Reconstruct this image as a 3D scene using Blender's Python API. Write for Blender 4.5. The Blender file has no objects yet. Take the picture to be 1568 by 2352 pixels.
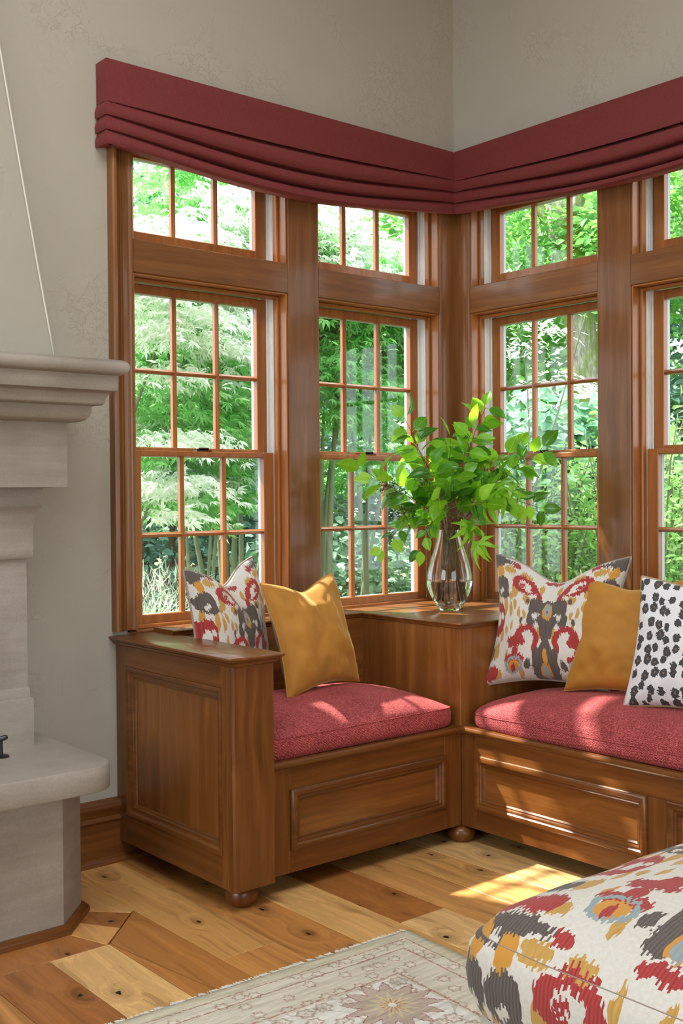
import bpy, bmesh, math, random
import numpy as np
from mathutils import Matrix, Vector, noise

random.seed(7)
rng = np.random.default_rng(7)
sc = bpy.context.scene
C = sc.collection

# ------------------------------------------------------------------ camera
cam_d = bpy.data.cameras.new('camera')
cam_d.sensor_fit = 'VERTICAL'
cam_d.sensor_height = 36.0
cam_d.lens = 2559.893 / 2352 * 36.0
cam_d.clip_start = 0.05
cam_d.clip_end = 200
cam = bpy.data.objects.new('camera', cam_d)
C.objects.link(cam)
_r = Vector((0.76593, -0.64288, -0.00764)); _u = Vector((0.01625, 0.00749, 0.99984)); _f = Vector((0.64272, 0.76593, -0.01619))
M3 = Matrix((_r, _u, -_f)).transposed()
cam.matrix_world = Matrix.Translation((-3.4771, -3.3754, 1.23)) @ M3.to_4x4()
sc.camera = cam

# ------------------------------------------------------------------ world, sun, added fill lights
world = bpy.data.worlds.new('sky')
sc.world = world
world.use_nodes = True
wn = world.node_tree
bg = wn.nodes['Background']
bg.inputs[0].default_value = (0.86, 0.94, 1.0, 1)
bg.inputs[1].default_value = 4.7

sun_d = bpy.data.lights.new('sun', 'SUN')
sun_d.energy = 18.0
sun_d.angle = math.radians(1.3)
sun_d.color = (1.0, 0.95, 0.88)
sun = bpy.data.objects.new('sun', sun_d)
C.objects.link(sun)
sun.rotation_euler = Vector((0.42, -1.0, -1.42)).to_track_quat('-Z', 'Y').to_euler()
sun.location = (0, 5, 8)


def area(name, loc, target, sx, sy, power, col):
    d = bpy.data.lights.new(name, 'AREA')
    d.shape = 'RECTANGLE'
    d.size = sx
    d.size_y = sy
    d.energy = power
    d.color = col
    o = bpy.data.objects.new(name, d)
    C.objects.link(o)
    o.location = loc
    o.rotation_euler = (Vector(target) - Vector(loc)).to_track_quat('-Z', 'Y').to_euler()
    return o


# added soft fill lights, set in made-up openings of the unseen walls and ceiling
area('fill_light_back', (-3.2, -6.35, 1.75), (-3.2, 0, 1.75), 3.2, 2.4, 3, (0.96, 0.98, 1.0))
area('fill_light_side', (-6.85, -1.9, 2.0), (0, -1.9, 1.4), 2.6, 2.4, 44, (0.97, 0.98, 1.0))
area('fill_light_overhead', (-2.6, -2.0, 3.69), (-2.6, -2.0, 0), 2.0, 1.6, 40, (0.97, 0.98, 1.0))

vs = sc.view_settings
vs.view_transform = 'Standard'
vs.look = 'None'
vs.exposure = -0.2
vs.gamma = 1.0
vs.use_curve_mapping = False


# ------------------------------------------------------------------ mesh helpers
class MB:
    """collects geometry, builds one mesh object"""

    def __init__(s):
        s.v = []
        s.f = []
        s.uv = {}

    def add(s, verts, faces):
        n = len(s.v)
        s.v += [tuple(p) for p in verts]
        s.f += [tuple(i + n for i in f) for f in faces]
        return s

    def box(s, a, b, ch=0.0):
        x0, x1 = sorted((a[0], b[0])); y0, y1 = sorted((a[1], b[1])); z0, z1 = sorted((a[2], b[2]))
        if ch <= 0:
            v = [(x, y, z) for z in (z0, z1) for y in (y0, y1) for x in (x0, x1)]
            return s.add(v, [(0, 2, 3, 1), (4, 5, 7, 6), (0, 1, 5, 4), (2, 6, 7, 3), (0, 4, 6, 2), (1, 3, 7, 5)])
        c = min(ch, (x1 - x0) * .45, (y1 - y0) * .45, (z1 - z0) * .45)
        P = ((x0, x1), (y0, y1), (z0, z1))
        v = []
        idx = {}
        for i in (0, 1):
            for j in (0, 1):
                for k in (0, 1):
                    sg = (i, j, k)
                    for ax in range(3):
                        p = []
                        for t in range(3):
                            base = P[t][sg[t]]
                            p.append(base if t == ax else base + (c if sg[t] == 0 else -c))
                        idx[(i, j, k, ax)] = len(v)
                        v.append(tuple(p))
        F = []
        for ax in range(3):
            o = [t for t in range(3) if t != ax]
            for sd in (0, 1):
                q = []
                for (a_, b_) in ((0, 0), (1, 0), (1, 1), (0, 1)):
                    sg = [0, 0, 0]; sg[ax] = sd; sg[o[0]] = a_; sg[o[1]] = b_
                    q.append(idx[(sg[0], sg[1], sg[2], ax)])
                F.append(tuple(q))
        for e in range(3):
            o = [t for t in range(3) if t != e]
            for a_ in (0, 1):
                for b_ in (0, 1):
                    q = []
                    for (end, ax) in ((0, o[0]), (1, o[0]), (1, o[1]), (0, o[1])):
                        sg = [0, 0, 0]; sg[e] = end; sg[o[0]] = a_; sg[o[1]] = b_
                        q.append(idx[(sg[0], sg[1], sg[2], ax)])
                    F.append(tuple(q))
        for i in (0, 1):
            for j in (0, 1):
                for k in (0, 1):
                    F.append((idx[(i, j, k, 0)], idx[(i, j, k, 1)], idx[(i, j, k, 2)]))
        return s.add(v, F)

    def stack(s, poly, prof, cap=True):
        """poly: CCW plan polygon; prof: list of (outward offset, z) from bottom to top"""
        n = len(poly)
        nrm = []
        for i in range(n):
            p0 = Vector(poly[i - 1]); p1 = Vector(poly[i]); p2 = Vector(poly[(i + 1) % n])
            d1 = (p1 - p0).normalized(); d2 = (p2 - p1).normalized()
            n1 = Vector((d1.y, -d1.x)); n2 = Vector((d2.y, -d2.x))
            m = n1 + n2
            m = m / max(m.dot(m) / 2, 1e-6) if m.length > 1e-6 else n1
            nrm.append(m)
        V = []
        for (o, z) in prof:
            for p, m in zip(poly, nrm):
                V.append((p[0] + m.x * o, p[1] + m.y * o, z))
        F = []
        for k in range(len(prof) - 1):
            for i in range(n):
                j = (i + 1) % n
                F.append((k * n + i, k * n + j, (k + 1) * n + j, (k + 1) * n + i))
        if cap:
            F.append(tuple(reversed(range(n))))
            F.append(tuple((len(prof) - 1) * n + i for i in range(n)))
        return s.add(V, F)

    def extrude(s, path, prof, closed_prof=True):
        """path: list of (origin, side, up) frames; prof: 2D points in each frame, may be a function of the index"""
        V = []
        n = None
        for i, (o, sd, up) in enumerate(path):
            pr = prof(i) if callable(prof) else prof
            n = len(pr)
            for (a, b) in pr:
                V.append(tuple(Vector(o) + Vector(sd) * a + Vector(up) * b))
        F = []
        m = n if closed_prof else n - 1
        for i in range(len(path) - 1):
            for k in range(m):
                l = (k + 1) % n
                F.append((i * n + k, i * n + l, (i + 1) * n + l, (i + 1) * n + k))
        if closed_prof:
            F.append(tuple(range(n)))
            F.append(tuple((len(path) - 1) * n + k for k in range(n)))
        return s.add(V, F)

    def frame(s, o, a, b, nrm, W, H, prof):
        """mitred rectangular moulding; prof: (inset, height) closed loop of the cross section"""
        o = Vector(o); a = Vector(a); b = Vector(b); nrm = Vector(nrm)
        n = len(prof)
        V = []
        for (ca, cb, sa, sb) in ((0, 0, 1, 1), (W, 0, -1, 1), (W, H, -1, -1), (0, H, 1, -1)):
            for (t, h) in prof:
                V.append(tuple(o + a * (ca + sa * t) + b * (cb + sb * t) + nrm * h))
        F = []
        for i in range(4):
            j = (i + 1) % 4
            for k in range(n):
                l = (k + 1) % n
                F.append((i * n + k, i * n + l, j * n + l, j * n + k))
        return s.add(V, F)

    def lathe(s, cx, cy, prof, seg=32):
        V = []
        F = []
        n = len(prof)
        for i in range(seg):
            a = 2 * math.pi * i / seg
            for (r, z) in prof:
                V.append((cx + r * math.cos(a), cy + r * math.sin(a), z))
        for i in range(seg):
            j = (i + 1) % seg
            for k in range(n - 1):
                F.append((i * n + k, j * n + k, j * n + k + 1, i * n + k + 1))
        if prof[0][0] > 1e-5:
            F.append(tuple(i * n for i in range(seg)))
        if prof[-1][0] > 1e-5:
            F.append(tuple(i * n + n - 1 for i in reversed(range(seg))))
        return s.add(V, F)

    def tube(s, pts, rad, seg=8):
        pts = [Vector(p) for p in pts]
        n = len(pts)
        V = []
        F = []
        ref = Vector((0.3, 0.2, 1)).normalized()
        for i, p in enumerate(pts):
            t = (pts[min(i + 1, n - 1)] - pts[max(i - 1, 0)]).normalized()
            if abs(t.dot(ref)) > .95:
                ref = Vector((1, .2, .1)).normalized()
            a = t.cross(ref).normalized()
            b = t.cross(a)
            r = rad[i] if isinstance(rad, (list, tuple)) else rad
            for k in range(seg):
                an = 2 * math.pi * k / seg
                V.append(tuple(p + a * (r * math.cos(an)) + b * (r * math.sin(an))))
        for i in range(n - 1):
            for k in range(seg):
                l = (k + 1) % seg
                F.append((i * seg + k, i * seg + l, (i + 1) * seg + l, (i + 1) * seg + k))
        F.append(tuple(reversed(range(seg))))
        F.append(tuple((n - 1) * seg + k for k in range(seg)))
        return s.add(V, F)

    def mesh(s, name, smooth=False, angle=None):
        me = bpy.data.meshes.new(name)
        me.from_pydata(s.v, [], s.f)
        bm = bmesh.new()
        bm.from_mesh(me)
        bmesh.ops.remove_doubles(bm, verts=bm.verts, dist=1e-6)
        bmesh.ops.recalc_face_normals(bm, faces=bm.faces)
        if angle is not None:
            ca = math.radians(angle)
            for f in bm.faces:
                f.smooth = True
            for e in bm.edges:
                if len(e.link_faces) == 2 and e.calc_face_angle(0) > ca:
                    e.smooth = False
        elif smooth:
            for f in bm.faces:
                f.smooth = True
        bm.to_mesh(me)
        bm.free()
        return me

    def build(s, name, mat, parent=None, smooth=False, angle=None, **tags):
        return link(name, s.mesh(name, smooth, angle), mat, parent, **tags)


def tag(o, label=None, cat=None, group=None, kind=None):
    if label: o['label'] = label
    if cat: o['category'] = cat
    if group: o['group'] = group
    if kind: o['kind'] = kind
    return o


def link(name, me, mat, parent=None, mtx=None, **tags):
    o = bpy.data.objects.new(name, me)
    C.objects.link(o)
    if mat is not None and me is not None and len(me.materials) == 0:
        me.materials.append(mat)
    if mtx is not None:
        o.matrix_world = mtx
    if parent is not None:
        o.parent = parent
        off = Matrix.Translation(parent.location) if parent.type == 'EMPTY' else Matrix.Identity(4)
        o.matrix_parent_inverse = off.inverted()
    tag(o, **tags)
    return o


def empty(name, loc, **tags):
    o = bpy.data.objects.new(name, None)
    o.empty_display_size = 0.1
    C.objects.link(o)
    o.location = loc
    tag(o, **tags)
    return o


def scatter(name, tv, tf, mats, pos, mat, parent=None, **tags):
    """many copies of a small template in one mesh. mats: (M,3,3), pos: (M,3)"""
    tv = np.asarray(tv, float)
    M = len(pos)
    V = np.einsum('mij,kj->mki', mats, tv) + pos[:, None, :]
    nv = len(tv)
    V = V.reshape(-1, 3)
    loops = []
    starts = []
    totals = []
    base = []
    c = 0
    for f in tf:
        base += list(f)
        totals.append(len(f))
    base = np.array(base)
    L = (np.arange(M)[:, None] * nv + base[None, :]).reshape(-1)
    tot = np.tile(np.array(totals), M)
    st = np.concatenate([[0], np.cumsum(tot)[:-1]])
    me = bpy.data.meshes.new(name)
    me.vertices.add(len(V)); me.vertices.foreach_set('co', V.reshape(-1).astype(np.float32))
    me.loops.add(len(L)); me.loops.foreach_set('vertex_index', L.astype(np.int32))
    me.polygons.add(len(tot)); me.polygons.foreach_set('loop_start', st.astype(np.int32))
    me.polygons.foreach_set('loop_total', tot.astype(np.int32))
    me.update(calc_edges=True)
    me.validate()
    return link(name, me, mat, parent, **tags)


def basis(dirs, normals):
    """rotation matrices whose x axis follows dirs and z axis is close to normals"""
    x = dirs / np.linalg.norm(dirs, axis=1, keepdims=True)
    y = np.cross(normals, x)
    y /= np.linalg.norm(y, axis=1, keepdims=True) + 1e-9
    z = np.cross(x, y)
    return np.stack([x, y, z], axis=2)


# ------------------------------------------------------------------ materials
def srgb(r, g, b):
    def l(c):
        c /= 255.0
        return c / 12.92 if c <= .04045 else ((c + .055) / 1.055) ** 2.4
    return (l(r), l(g), l(b), 1.0)


class NT:
    """small helper that writes node trees as expressions"""

    def __init__(s, tree):
        s.t = tree
        s.n = tree.nodes
        s.l = tree.links

    def put(s, sock, val):
        if isinstance(val, bpy.types.NodeSocket):
            s.l.new(val, sock)
        else:
            sock.default_value = val

    def node(s, typ, **kw):
        n = s.n.new(typ)
        for k, v in kw.items():
            setattr(n, k, v)
        return n

    def m(s, op, a, b=None, c=None, clamp=False):
        n = s.node('ShaderNodeMath', operation=op, use_clamp=clamp)
        s.put(n.inputs[0], a)
        if b is not None: s.put(n.inputs[1], b)
        if c is not None: s.put(n.inputs[2], c)
        return n.outputs[0]

    def v(s, op, a, b=None):
        n = s.node('ShaderNodeVectorMath', operation=op)
        s.put(n.inputs[0], a)
        if b is not None: s.put(n.inputs[1], b)
        return n.outputs['Value'] if op in ('LENGTH', 'DOT_PRODUCT', 'DISTANCE') else n.outputs[0]

    def mix(s, f, a, b):
        n = s.node('ShaderNodeMix', data_type='RGBA')
        s.put(n.inputs[0], f); s.put(n.inputs[6], a); s.put(n.inputs[7], b)
        return n.outputs[2]

    def noise(s, vec, scale, detail=3.0, rough=.55, dist=0.0):
        n = s.node('ShaderNodeTexNoise')
        s.put(n.inputs['Vector'], vec)
        n.inputs['Scale'].default_value = scale
        n.inputs['Detail'].default_value = detail
        n.inputs['Roughness'].default_value = rough
        n.inputs['Distortion'].default_value = dist
        return n.outputs[0]

    def voro(s, vec, scale, feature='F1', rnd=1.0):
        n = s.node('ShaderNodeTexVoronoi', feature=feature, voronoi_dimensions='2D')
        s.put(n.inputs['Vector'], vec)
        n.inputs['Scale'].default_value = scale
        n.inputs['Randomness'].default_value = rnd
        return n

    def ramp(s, fac, stops, interp='LINEAR'):
        n = s.node('ShaderNodeValToRGB')
        n.color_ramp.interpolation = interp
        e = n.color_ramp.elements
        while len(e) < len(stops): e.new(.5)
        for k, (p, c) in enumerate(stops):
            e[k].position = p
            e[k].color = c
        s.put(n.inputs[0], fac)
        return n.outputs[0]

    def sep(s, v):
        n = s.node('ShaderNodeSeparateXYZ')
        s.put(n.inputs[0], v)
        return n.outputs

    def comb(s, x, y, z=0.0):
        n = s.node('ShaderNodeCombineXYZ')
        s.put(n.inputs[0], x); s.put(n.inputs[1], y); s.put(n.inputs[2], z)
        return n.outputs[0]

    def bump(s, h, strength=.3, dist=.002):
        n = s.node('ShaderNodeBump')
        n.inputs['Strength'].default_value = strength
        n.inputs['Distance'].default_value = dist
        s.put(n.inputs['Height'], h)
        return n.outputs[0]


def new_mat(name):
    m = bpy.data.materials.new(name)
    m.use_nodes = True
    t = m.node_tree
    b = t.nodes['Principled BSDF']
    return m, NT(t), b


def coords(k, which='Object'):
    return k.node('ShaderNodeTexCoord').outputs[which]


def wood(name, axis, dark, mid, light, rough=.36, coat=.3, scale=1.0):
    m, k, b = new_mat(name)
    co = coords(k)
    rnd = k.node('ShaderNodeObjectInfo').outputs['Random']
    off = k.comb(k.m('MULTIPLY', rnd, 13.7), k.m('MULTIPLY', rnd, 7.3), k.m('MULTIPLY', rnd, 29.1))
    co = k.v('ADD', co, off)
    st = [22.0 * scale] * 3
    st[axis] = 1.1 * scale
    warp = k.noise(co, 2.2, 2.0)
    cw = k.v('ADD', k.v('MULTIPLY', co, tuple(st)), k.comb(warp, warp, warp))
    g = k.noise(cw, 1.6, 4.0, .6, .4)
    st2 = [150.0] * 3
    st2[axis] = 6.0
    fine = k.noise(k.v('MULTIPLY', co, tuple(st2)), 1.0, 2.0, .6)
    col = k.ramp(g, [(.12, dark), (.5, mid), (.88, light)])
    f2 = k.m('MULTIPLY_ADD', fine, .7, .62)
    n = k.node('ShaderNodeMix', data_type='RGBA', blend_type='MULTIPLY')
    n.inputs[0].default_value = .55
    k.put(n.inputs[6], col)
    k.put(n.inputs[7], k.comb(f2, f2, f2))
    hue = k.node('ShaderNodeHueSaturation')
    k.put(hue.inputs['Value'], k.m('MULTIPLY_ADD', rnd, .22, .9))
    k.put(hue.inputs['Color'], n.outputs[2])
    k.put(b.inputs['Base Color'], hue.outputs[0])
    k.put(b.inputs['Roughness'], k.m('MULTIPLY_ADD', fine, .12, rough - .05))
    b.inputs['Coat Weight'].default_value = coat
    b.inputs['Specular IOR Level'].default_value = .35
    b.inputs['Coat Roughness'].default_value = .12
    k.put(b.inputs['Normal'], k.bump(fine, .12, .0008))
    return m


W_D, W_M, W_L = srgb(78, 42, 14), srgb(110, 64, 24), srgb(138, 87, 40)
WOOD = [wood('stained_wood_x', 0, W_D, W_M, W_L), wood('stained_wood_y', 1, W_D, W_M, W_L), wood('stained_wood_z', 2, W_D, W_M, W_L)]
T_D, T_M, T_L = srgb(86, 51, 24), srgb(118, 74, 37), srgb(144, 96, 53)
TRIM = [wood('trim_wood_x', 0, T_D, T_M, T_L), wood('trim_wood_y', 1, T_D, T_M, T_L), wood('trim_wood_z', 2, T_D, T_M, T_L)]
S_D, S_M, S_L = srgb(124, 72, 32), srgb(154, 93, 43), srgb(178, 114, 58)  # lighter, more orange copy of the wood, window light put into the colour
SASH = [wood('sash_wood_x', 0, S_D, S_M, S_L), wood('sash_wood_y', 1, S_D, S_M, S_L), wood('sash_wood_z', 2, S_D, S_M, S_L)]
PNL = [wood('panel_wood_x', 0, srgb(90, 51, 19), srgb(124, 75, 31), srgb(154, 102, 50), scale=.8), wood('panel_wood_y', 1, srgb(90, 51, 19), srgb(124, 75, 31), srgb(154, 102, 50), scale=.8),
       wood('panel_wood_z', 2, srgb(90, 51, 19), srgb(124, 75, 31), srgb(154, 102, 50), scale=.8)]


def plank_material():
    m, k, b = new_mat('plank_wood')
    co = coords(k)
    rnd = k.node('ShaderNodeObjectInfo').outputs['Random']
    off = k.comb(k.m('MULTIPLY', rnd, 17.0), k.m('MULTIPLY', rnd, 41.0), 0.0)
    co = k.v('ADD', co, off)
    # knots: sparse stretched cells
    kn = k.voro(k.v('MULTIPLY', co, (7.0, 4.4, 0.0)), 1.0)
    kd = kn.outputs['Distance']
    pick = k.sep(kn.outputs['Color'])[0]
    has = k.m('GREATER_THAN', pick, .66)
    near = k.m('MULTIPLY', k.m('SUBTRACT', 1.0, k.m('MULTIPLY', kd, 2.6), clamp=True), has)
    w = k.noise(co, 1.7, 2.0)
    bend = k.m('MULTIPLY_ADD', near, .9, k.m('MULTIPLY', w, 1.6))
    x, y, z = k.sep(co)
    gv = k.comb(k.m('ADD', k.m('MULTIPLY', x, 13.0), bend), k.m('MULTIPLY_ADD', y, .9, bend), 0.0)
    g = k.noise(gv, 2.0, 4.0, .6, .5)
    rings = k.m('SINE', k.m('MULTIPLY', g, 46.0))
    base = k.ramp(rnd, [(0.0, srgb(168, 106, 53)), (.3, srgb(204, 143, 79)), (.65, srgb(229, 178, 110)), (1.0, srgb(241, 202, 142))])
    tone = k.ramp(g, [(.25, (.42, .36, .30, 1)), (.45, (.86, .82, .78, 1)), (.62, (1.06, 1.05, 1.02, 1)), (.8, (.8, .74, .68, 1))])
    mul = k.node('ShaderNodeMix', data_type='RGBA', blend_type='MULTIPLY'); mul.inputs[0].default_value = 1.0
    k.put(mul.inputs[6], base); k.put(mul.inputs[7], tone)
    rg = k.m('MULTIPLY_ADD', rings, .055, .95)
    mul2 = k.node('ShaderNodeMix', data_type='RGBA', blend_type='MULTIPLY'); mul2.inputs[0].default_value = 1.0
    k.put(mul2.inputs[6], mul.outputs[2]); k.put(mul2.inputs[7], k.comb(rg, rg, rg))
    kd2 = k.m('ADD', kd, k.m('MULTIPLY', k.m('SUBTRACT', k.noise(co, 60.0, 3.0), .35), .14))
    core = k.m('MULTIPLY', k.m('LESS_THAN', kd2, .062), has)
    halo = k.m('MULTIPLY', k.m('SUBTRACT', 1.0, k.m('MULTIPLY', kd2, 3.4), clamp=True), has)
    c1 = k.mix(k.m('MULTIPLY', halo, .55), mul2.outputs[2], srgb(92, 52, 22))
    c2 = k.mix(core, c1, srgb(34, 20, 12))
    k.put(b.inputs['Base Color'], c2)
    b.inputs['Roughness'].default_value = .33
    b.inputs['Coat Weight'].default_value = .25
    b.inputs['Coat Roughness'].default_value = .22
    k.put(b.inputs['Normal'], k.bump(g, .08, .002))
    return m


M_PLANK = plank_material()


def plaster(name, col, strength):
    m, k, b = new_mat(name)
    co = coords(k)
    patch = k.noise(co, 2.6, 3.0, .6)
    mask = k.ramp(patch, [(.48, (0, 0, 0, 1)), (.60, (1, 1, 1, 1))])
    mk = k.sep(mask)[0]
    crust = k.sep(k.ramp(k.noise(co, 24.0, 6.0, .68, .6), [(.49, (0, 0, 0, 1)), (.53, (1, 1, 1, 1))]))[0]
    plate = k.sep(k.ramp(k.noise(co, 5.5, 4.0, .55, .8), [(.50, (0, 0, 0, 1)), (.515, (1, 1, 1, 1))]))[0]
    sand = k.noise(co, 260.0, 2.0, .6)
    sw = k.noise(co, 4.0, 2.0)
    h = k.m('MULTIPLY', k.m('MULTIPLY', crust, mk), .40)
    h = k.m('ADD', h, k.m('MULTIPLY', k.m('MULTIPLY', plate, k.sep(k.ramp(sw, [(.5, (0, 0, 0, 1)), (.6, (1, 1, 1, 1))]))[0]), .22))
    h = k.m('ADD', h, k.m('MULTIPLY', sand, .12))
    h = k.m('ADD', h, k.m('MULTIPLY', sw, 1.0))
    k.put(b.inputs['Normal'], k.bump(h, strength, .006))
    f = k.m('MULTIPLY_ADD', patch, .14, .93)
    mul = k.node('ShaderNodeMix', data_type='RGBA', blend_type='MULTIPLY'); mul.inputs[0].default_value = 1.0
    mul.inputs[6].default_value = col
    k.put(mul.inputs[7], k.comb(f, f, f))
    k.put(b.inputs['Base Color'], mul.outputs[2])
    b.inputs['Roughness'].default_value = .8
    b.inputs['Specular IOR Level'].default_value = .25
    return m


M_WALL = plaster('trowelled_plaster', srgb(168, 161, 147), .55)
M_CEIL = plaster('ceiling_plaster', srgb(225, 220, 210), .2)


def stone_mat():
    m, k, b = new_mat('cast_limestone')
    co = coords(k)
    a = k.noise(co, 3.0, 4.0, .6)
    s2 = k.noise(co, 160.0, 3.0, .7)
    st = k.noise(k.v('MULTIPLY', co, (2.0, 2.0, 16.0)), 2.0, 3.0)
    f = k.m('ADD', k.m('MULTIPLY', a, .5), k.m('ADD', k.m('MULTIPLY', s2, .22), k.m('MULTIPLY', st, .28)))
    k.put(b.inputs['Base Color'], k.ramp(f, [(.3, srgb(124, 113, 101)), (.52, srgb(150, 140, 128)), (.75, srgb(172, 164, 154))]))
    b.inputs['Roughness'].default_value = .72
    k.put(b.inputs['Normal'], k.bump(k.m('ADD', s2, k.m('MULTIPLY', a, .6)), .18, .0025))
    return m


M_STONE = stone_mat()


def simple(name, col, rough=.5, metal=0.0, **kw):
    m, k, b = new_mat(name)
    co = coords(k)
    n = k.noise(co, 25.0, 3.0)
    f = k.m('MULTIPLY_ADD', n, .16, .92)
    mul = k.node('ShaderNodeMix', data_type='RGBA', blend_type='MULTIPLY'); mul.inputs[0].default_value = 1.0
    mul.inputs[6].default_value = col
    k.put(mul.inputs[7], k.comb(f, f, f))
    k.put(b.inputs['Base Color'], mul.outputs[2])
    b.inputs['Roughness'].default_value = rough
    b.inputs['Metallic'].default_value = metal
    for kk, vv in kw.items():
        b.inputs[kk].default_value = vv
    return m


M_TRACK = simple('white_vinyl', srgb(226, 226, 222), .35)
M_CLAD = simple('grey_cladding', srgb(168, 172, 176), .4)
M_BRONZE = simple('dark_bronze', srgb(62, 48, 38), .35, .8)
M_IRON = simple('dark_steel', srgb(70, 72, 76), .3, .9)
M_SOIL = simple('garden_soil', srgb(92, 98, 62), .9)
M_BARK = simple('grey_bark', srgb(112, 120, 92), .85)
M_TWIG = simple('brown_twig', srgb(92, 66, 44), .7)
M_TAUPE = simple('taupe_cotton', srgb(128, 110, 98), .85)
M_TANPIPE = simple('tan_piping', srgb(168, 140, 108), .8)
M_PIPE = simple('linen_piping', srgb(150, 138, 126), .85)
M_DARK = simple('dark_underside', srgb(60, 36, 20), .7)


def moss_bark():
    m, k, b = new_mat('mossy_bark')
    co = coords(k)
    n = k.noise(k.v('MULTIPLY', co, (6.0, 6.0, 2.0)), 1.0, 4.0, .65)
    f = k.noise(k.v('MULTIPLY', co, (30.0, 30.0, 9.0)), 1.0, 3.0, .7)
    c = k.mix(k.ramp(n, [(.42, (0, 0, 0, 1)), (.56, (1, 1, 1, 1))]), k.ramp(f, [(.3, srgb(112, 104, 92)), (.7, srgb(196, 188, 176))]), srgb(120, 138, 48))
    k.put(b.inputs['Base Color'], c)
    b.inputs['Roughness'].default_value = .9
    k.put(b.inputs['Normal'], k.bump(f, .7, .02))
    return m


M_MOSS = moss_bark()


def glass_pane():
    m = bpy.data.materials.new('window_glass')
    m.use_nodes = True
    k = NT(m.node_tree)
    k.n.clear()
    out = k.node('ShaderNodeOutputMaterial')
    tr = k.node('ShaderNodeBsdfTransparent'); tr.inputs[0].default_value = (.97, .985, .975, 1)
    gl = k.node('ShaderNodeBsdfGlossy'); gl.inputs['Roughness'].default_value = .02
    lw = k.node('ShaderNodeLayerWeight'); lw.inputs[0].default_value = .5
    fr = k.m('MULTIPLY_ADD', k.m('POWER', lw.outputs['Facing'], 5.0), .9, .045)
    nz = k.noise(coords(k), 6.0, 2.0)
    mx = k.node('ShaderNodeMixShader')
    k.put(mx.inputs[0], k.m('MULTIPLY', fr, k.m('MULTIPLY_ADD', nz, .1, .75)))
    k.l.new(tr.outputs[0], mx.inputs[1]); k.l.new(gl.outputs[0], mx.inputs[2])
    k.l.new(mx.outputs[0], out.inputs[0])
    return m


M_GLASS = glass_pane()


def vase_glass(name, ior, col):
    m, k, b = new_mat(name)
    b.inputs['Base Color'].default_value = col
    b.inputs['Roughness'].default_value = .01
    b.inputs['IOR'].default_value = ior
    b.inputs['Transmission Weight'].default_value = 1.0
    return m


M_VASE = vase_glass('clear_glass', 1.45, (.97, 1.0, .98, 1))
M_WATER = vase_glass('water', 1.33, (.99, 1.0, .99, 1))


def leaf_mat(name, c1, c2, c3, trans, tcol, rough=.45, spec=.4, veins=False):
    m = bpy.data.materials.new(name)
    m.use_nodes = True
    k = NT(m.node_tree)
    b = k.n['Principled BSDF']
    out = k.n['Material Output']
    geo = k.node('ShaderNodeNewGeometry')
    ri = geo.outputs['Random Per Island']
    ob = k.node('ShaderNodeObjectInfo').outputs['Random']
    rr = k.m('FRACT', k.m('ADD', ri, ob))
    co = coords(k)
    nz = k.noise(co, 3.0, 2.0)
    f = k.m('ADD', k.m('MULTIPLY', rr, .7), k.m('MULTIPLY', nz, .3))
    col = k.ramp(f, [(.1, c1), (.5, c2), (.9, c3)])
    if veins:                                     # midrib and side veins in the leaf's own space
        lx, ly, lz = k.sep(co)
        ay = k.m('ABSOLUTE', ly)
        rib = k.m('LESS_THAN', ay, .013)
        sv = k.m('GREATER_THAN', k.m('SINE', k.m('MULTIPLY', k.m('SUBTRACT', lx, k.m('MULTIPLY', ay, .85)), 46.0)), .93)
        vv = k.m('MAXIMUM', rib, k.m('MULTIPLY', sv, .55))
        col = k.mix(k.m('MULTIPLY', vv, .55), col, tcol)
        k.put(b.inputs['Normal'], k.bump(vv, -.3, .02))
    k.put(b.inputs['Base Color'], col)
    b.inputs['Roughness'].default_value = rough
    b.inputs['Specular IOR Level'].default_value = spec
    tl = k.node('ShaderNodeBsdfTranslucent')
    k.put(tl.inputs[0], k.mix(.5, col, tcol))
    mx = k.node('ShaderNodeMixShader')
    mx.inputs[0].default_value = trans
    k.l.new(b.outputs[0], mx.inputs[1]); k.l.new(tl.outputs[0], mx.inputs[2])
    k.l.new(mx.outputs[0], out.inputs[0])
    return m


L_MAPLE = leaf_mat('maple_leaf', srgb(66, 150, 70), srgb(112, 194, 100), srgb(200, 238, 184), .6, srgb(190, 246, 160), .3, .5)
L_PALE = leaf_mat('sunlit_maple_leaf', srgb(204, 232, 192), srgb(244, 250, 240), srgb(254, 253, 252), .72, srgb(252, 255, 250), .35, .5)  # near-white maple colour with strong sunlight put into it
L_HEDGE = leaf_mat('hedge_leaf', srgb(58, 98, 92), srgb(104, 146, 134), srgb(170, 200, 186), .3, srgb(140, 200, 150))
L_BROAD = leaf_mat('broad_leaf', srgb(78, 130, 100), srgb(120, 172, 140), srgb(176, 206, 180), .4, srgb(140, 200, 140))
L_FAR = leaf_mat('far_leaf', srgb(60, 128, 60), srgb(106, 170, 90), srgb(168, 210, 120), .5, srgb(160, 220, 100))
L_IVY = leaf_mat('ivy_leaf', srgb(72, 118, 84), srgb(134, 170, 138), srgb(196, 212, 196), .25, srgb(150, 200, 140))
L_WILLOW = leaf_mat('willow_leaf', srgb(96, 156, 70), srgb(150, 198, 110), srgb(200, 222, 164), .45, srgb(170, 220, 110))
L_GRASS = leaf_mat('feather_grass', srgb(150, 172, 146), srgb(206, 214, 196), srgb(236, 236, 226), .4, srgb(214, 226, 196))
L_BOUQ = leaf_mat('bouquet_leaf', srgb(66, 134, 24), srgb(110, 182, 38), srgb(164, 220, 74), .55, srgb(196, 244, 60), .28, .55, True)
L_BOUQ2 = leaf_mat('bouquet_leaf_dark', srgb(38, 82, 26), srgb(64, 122, 40), srgb(100, 162, 60), .4, srgb(140, 214, 54), .24, .6, True)
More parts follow.
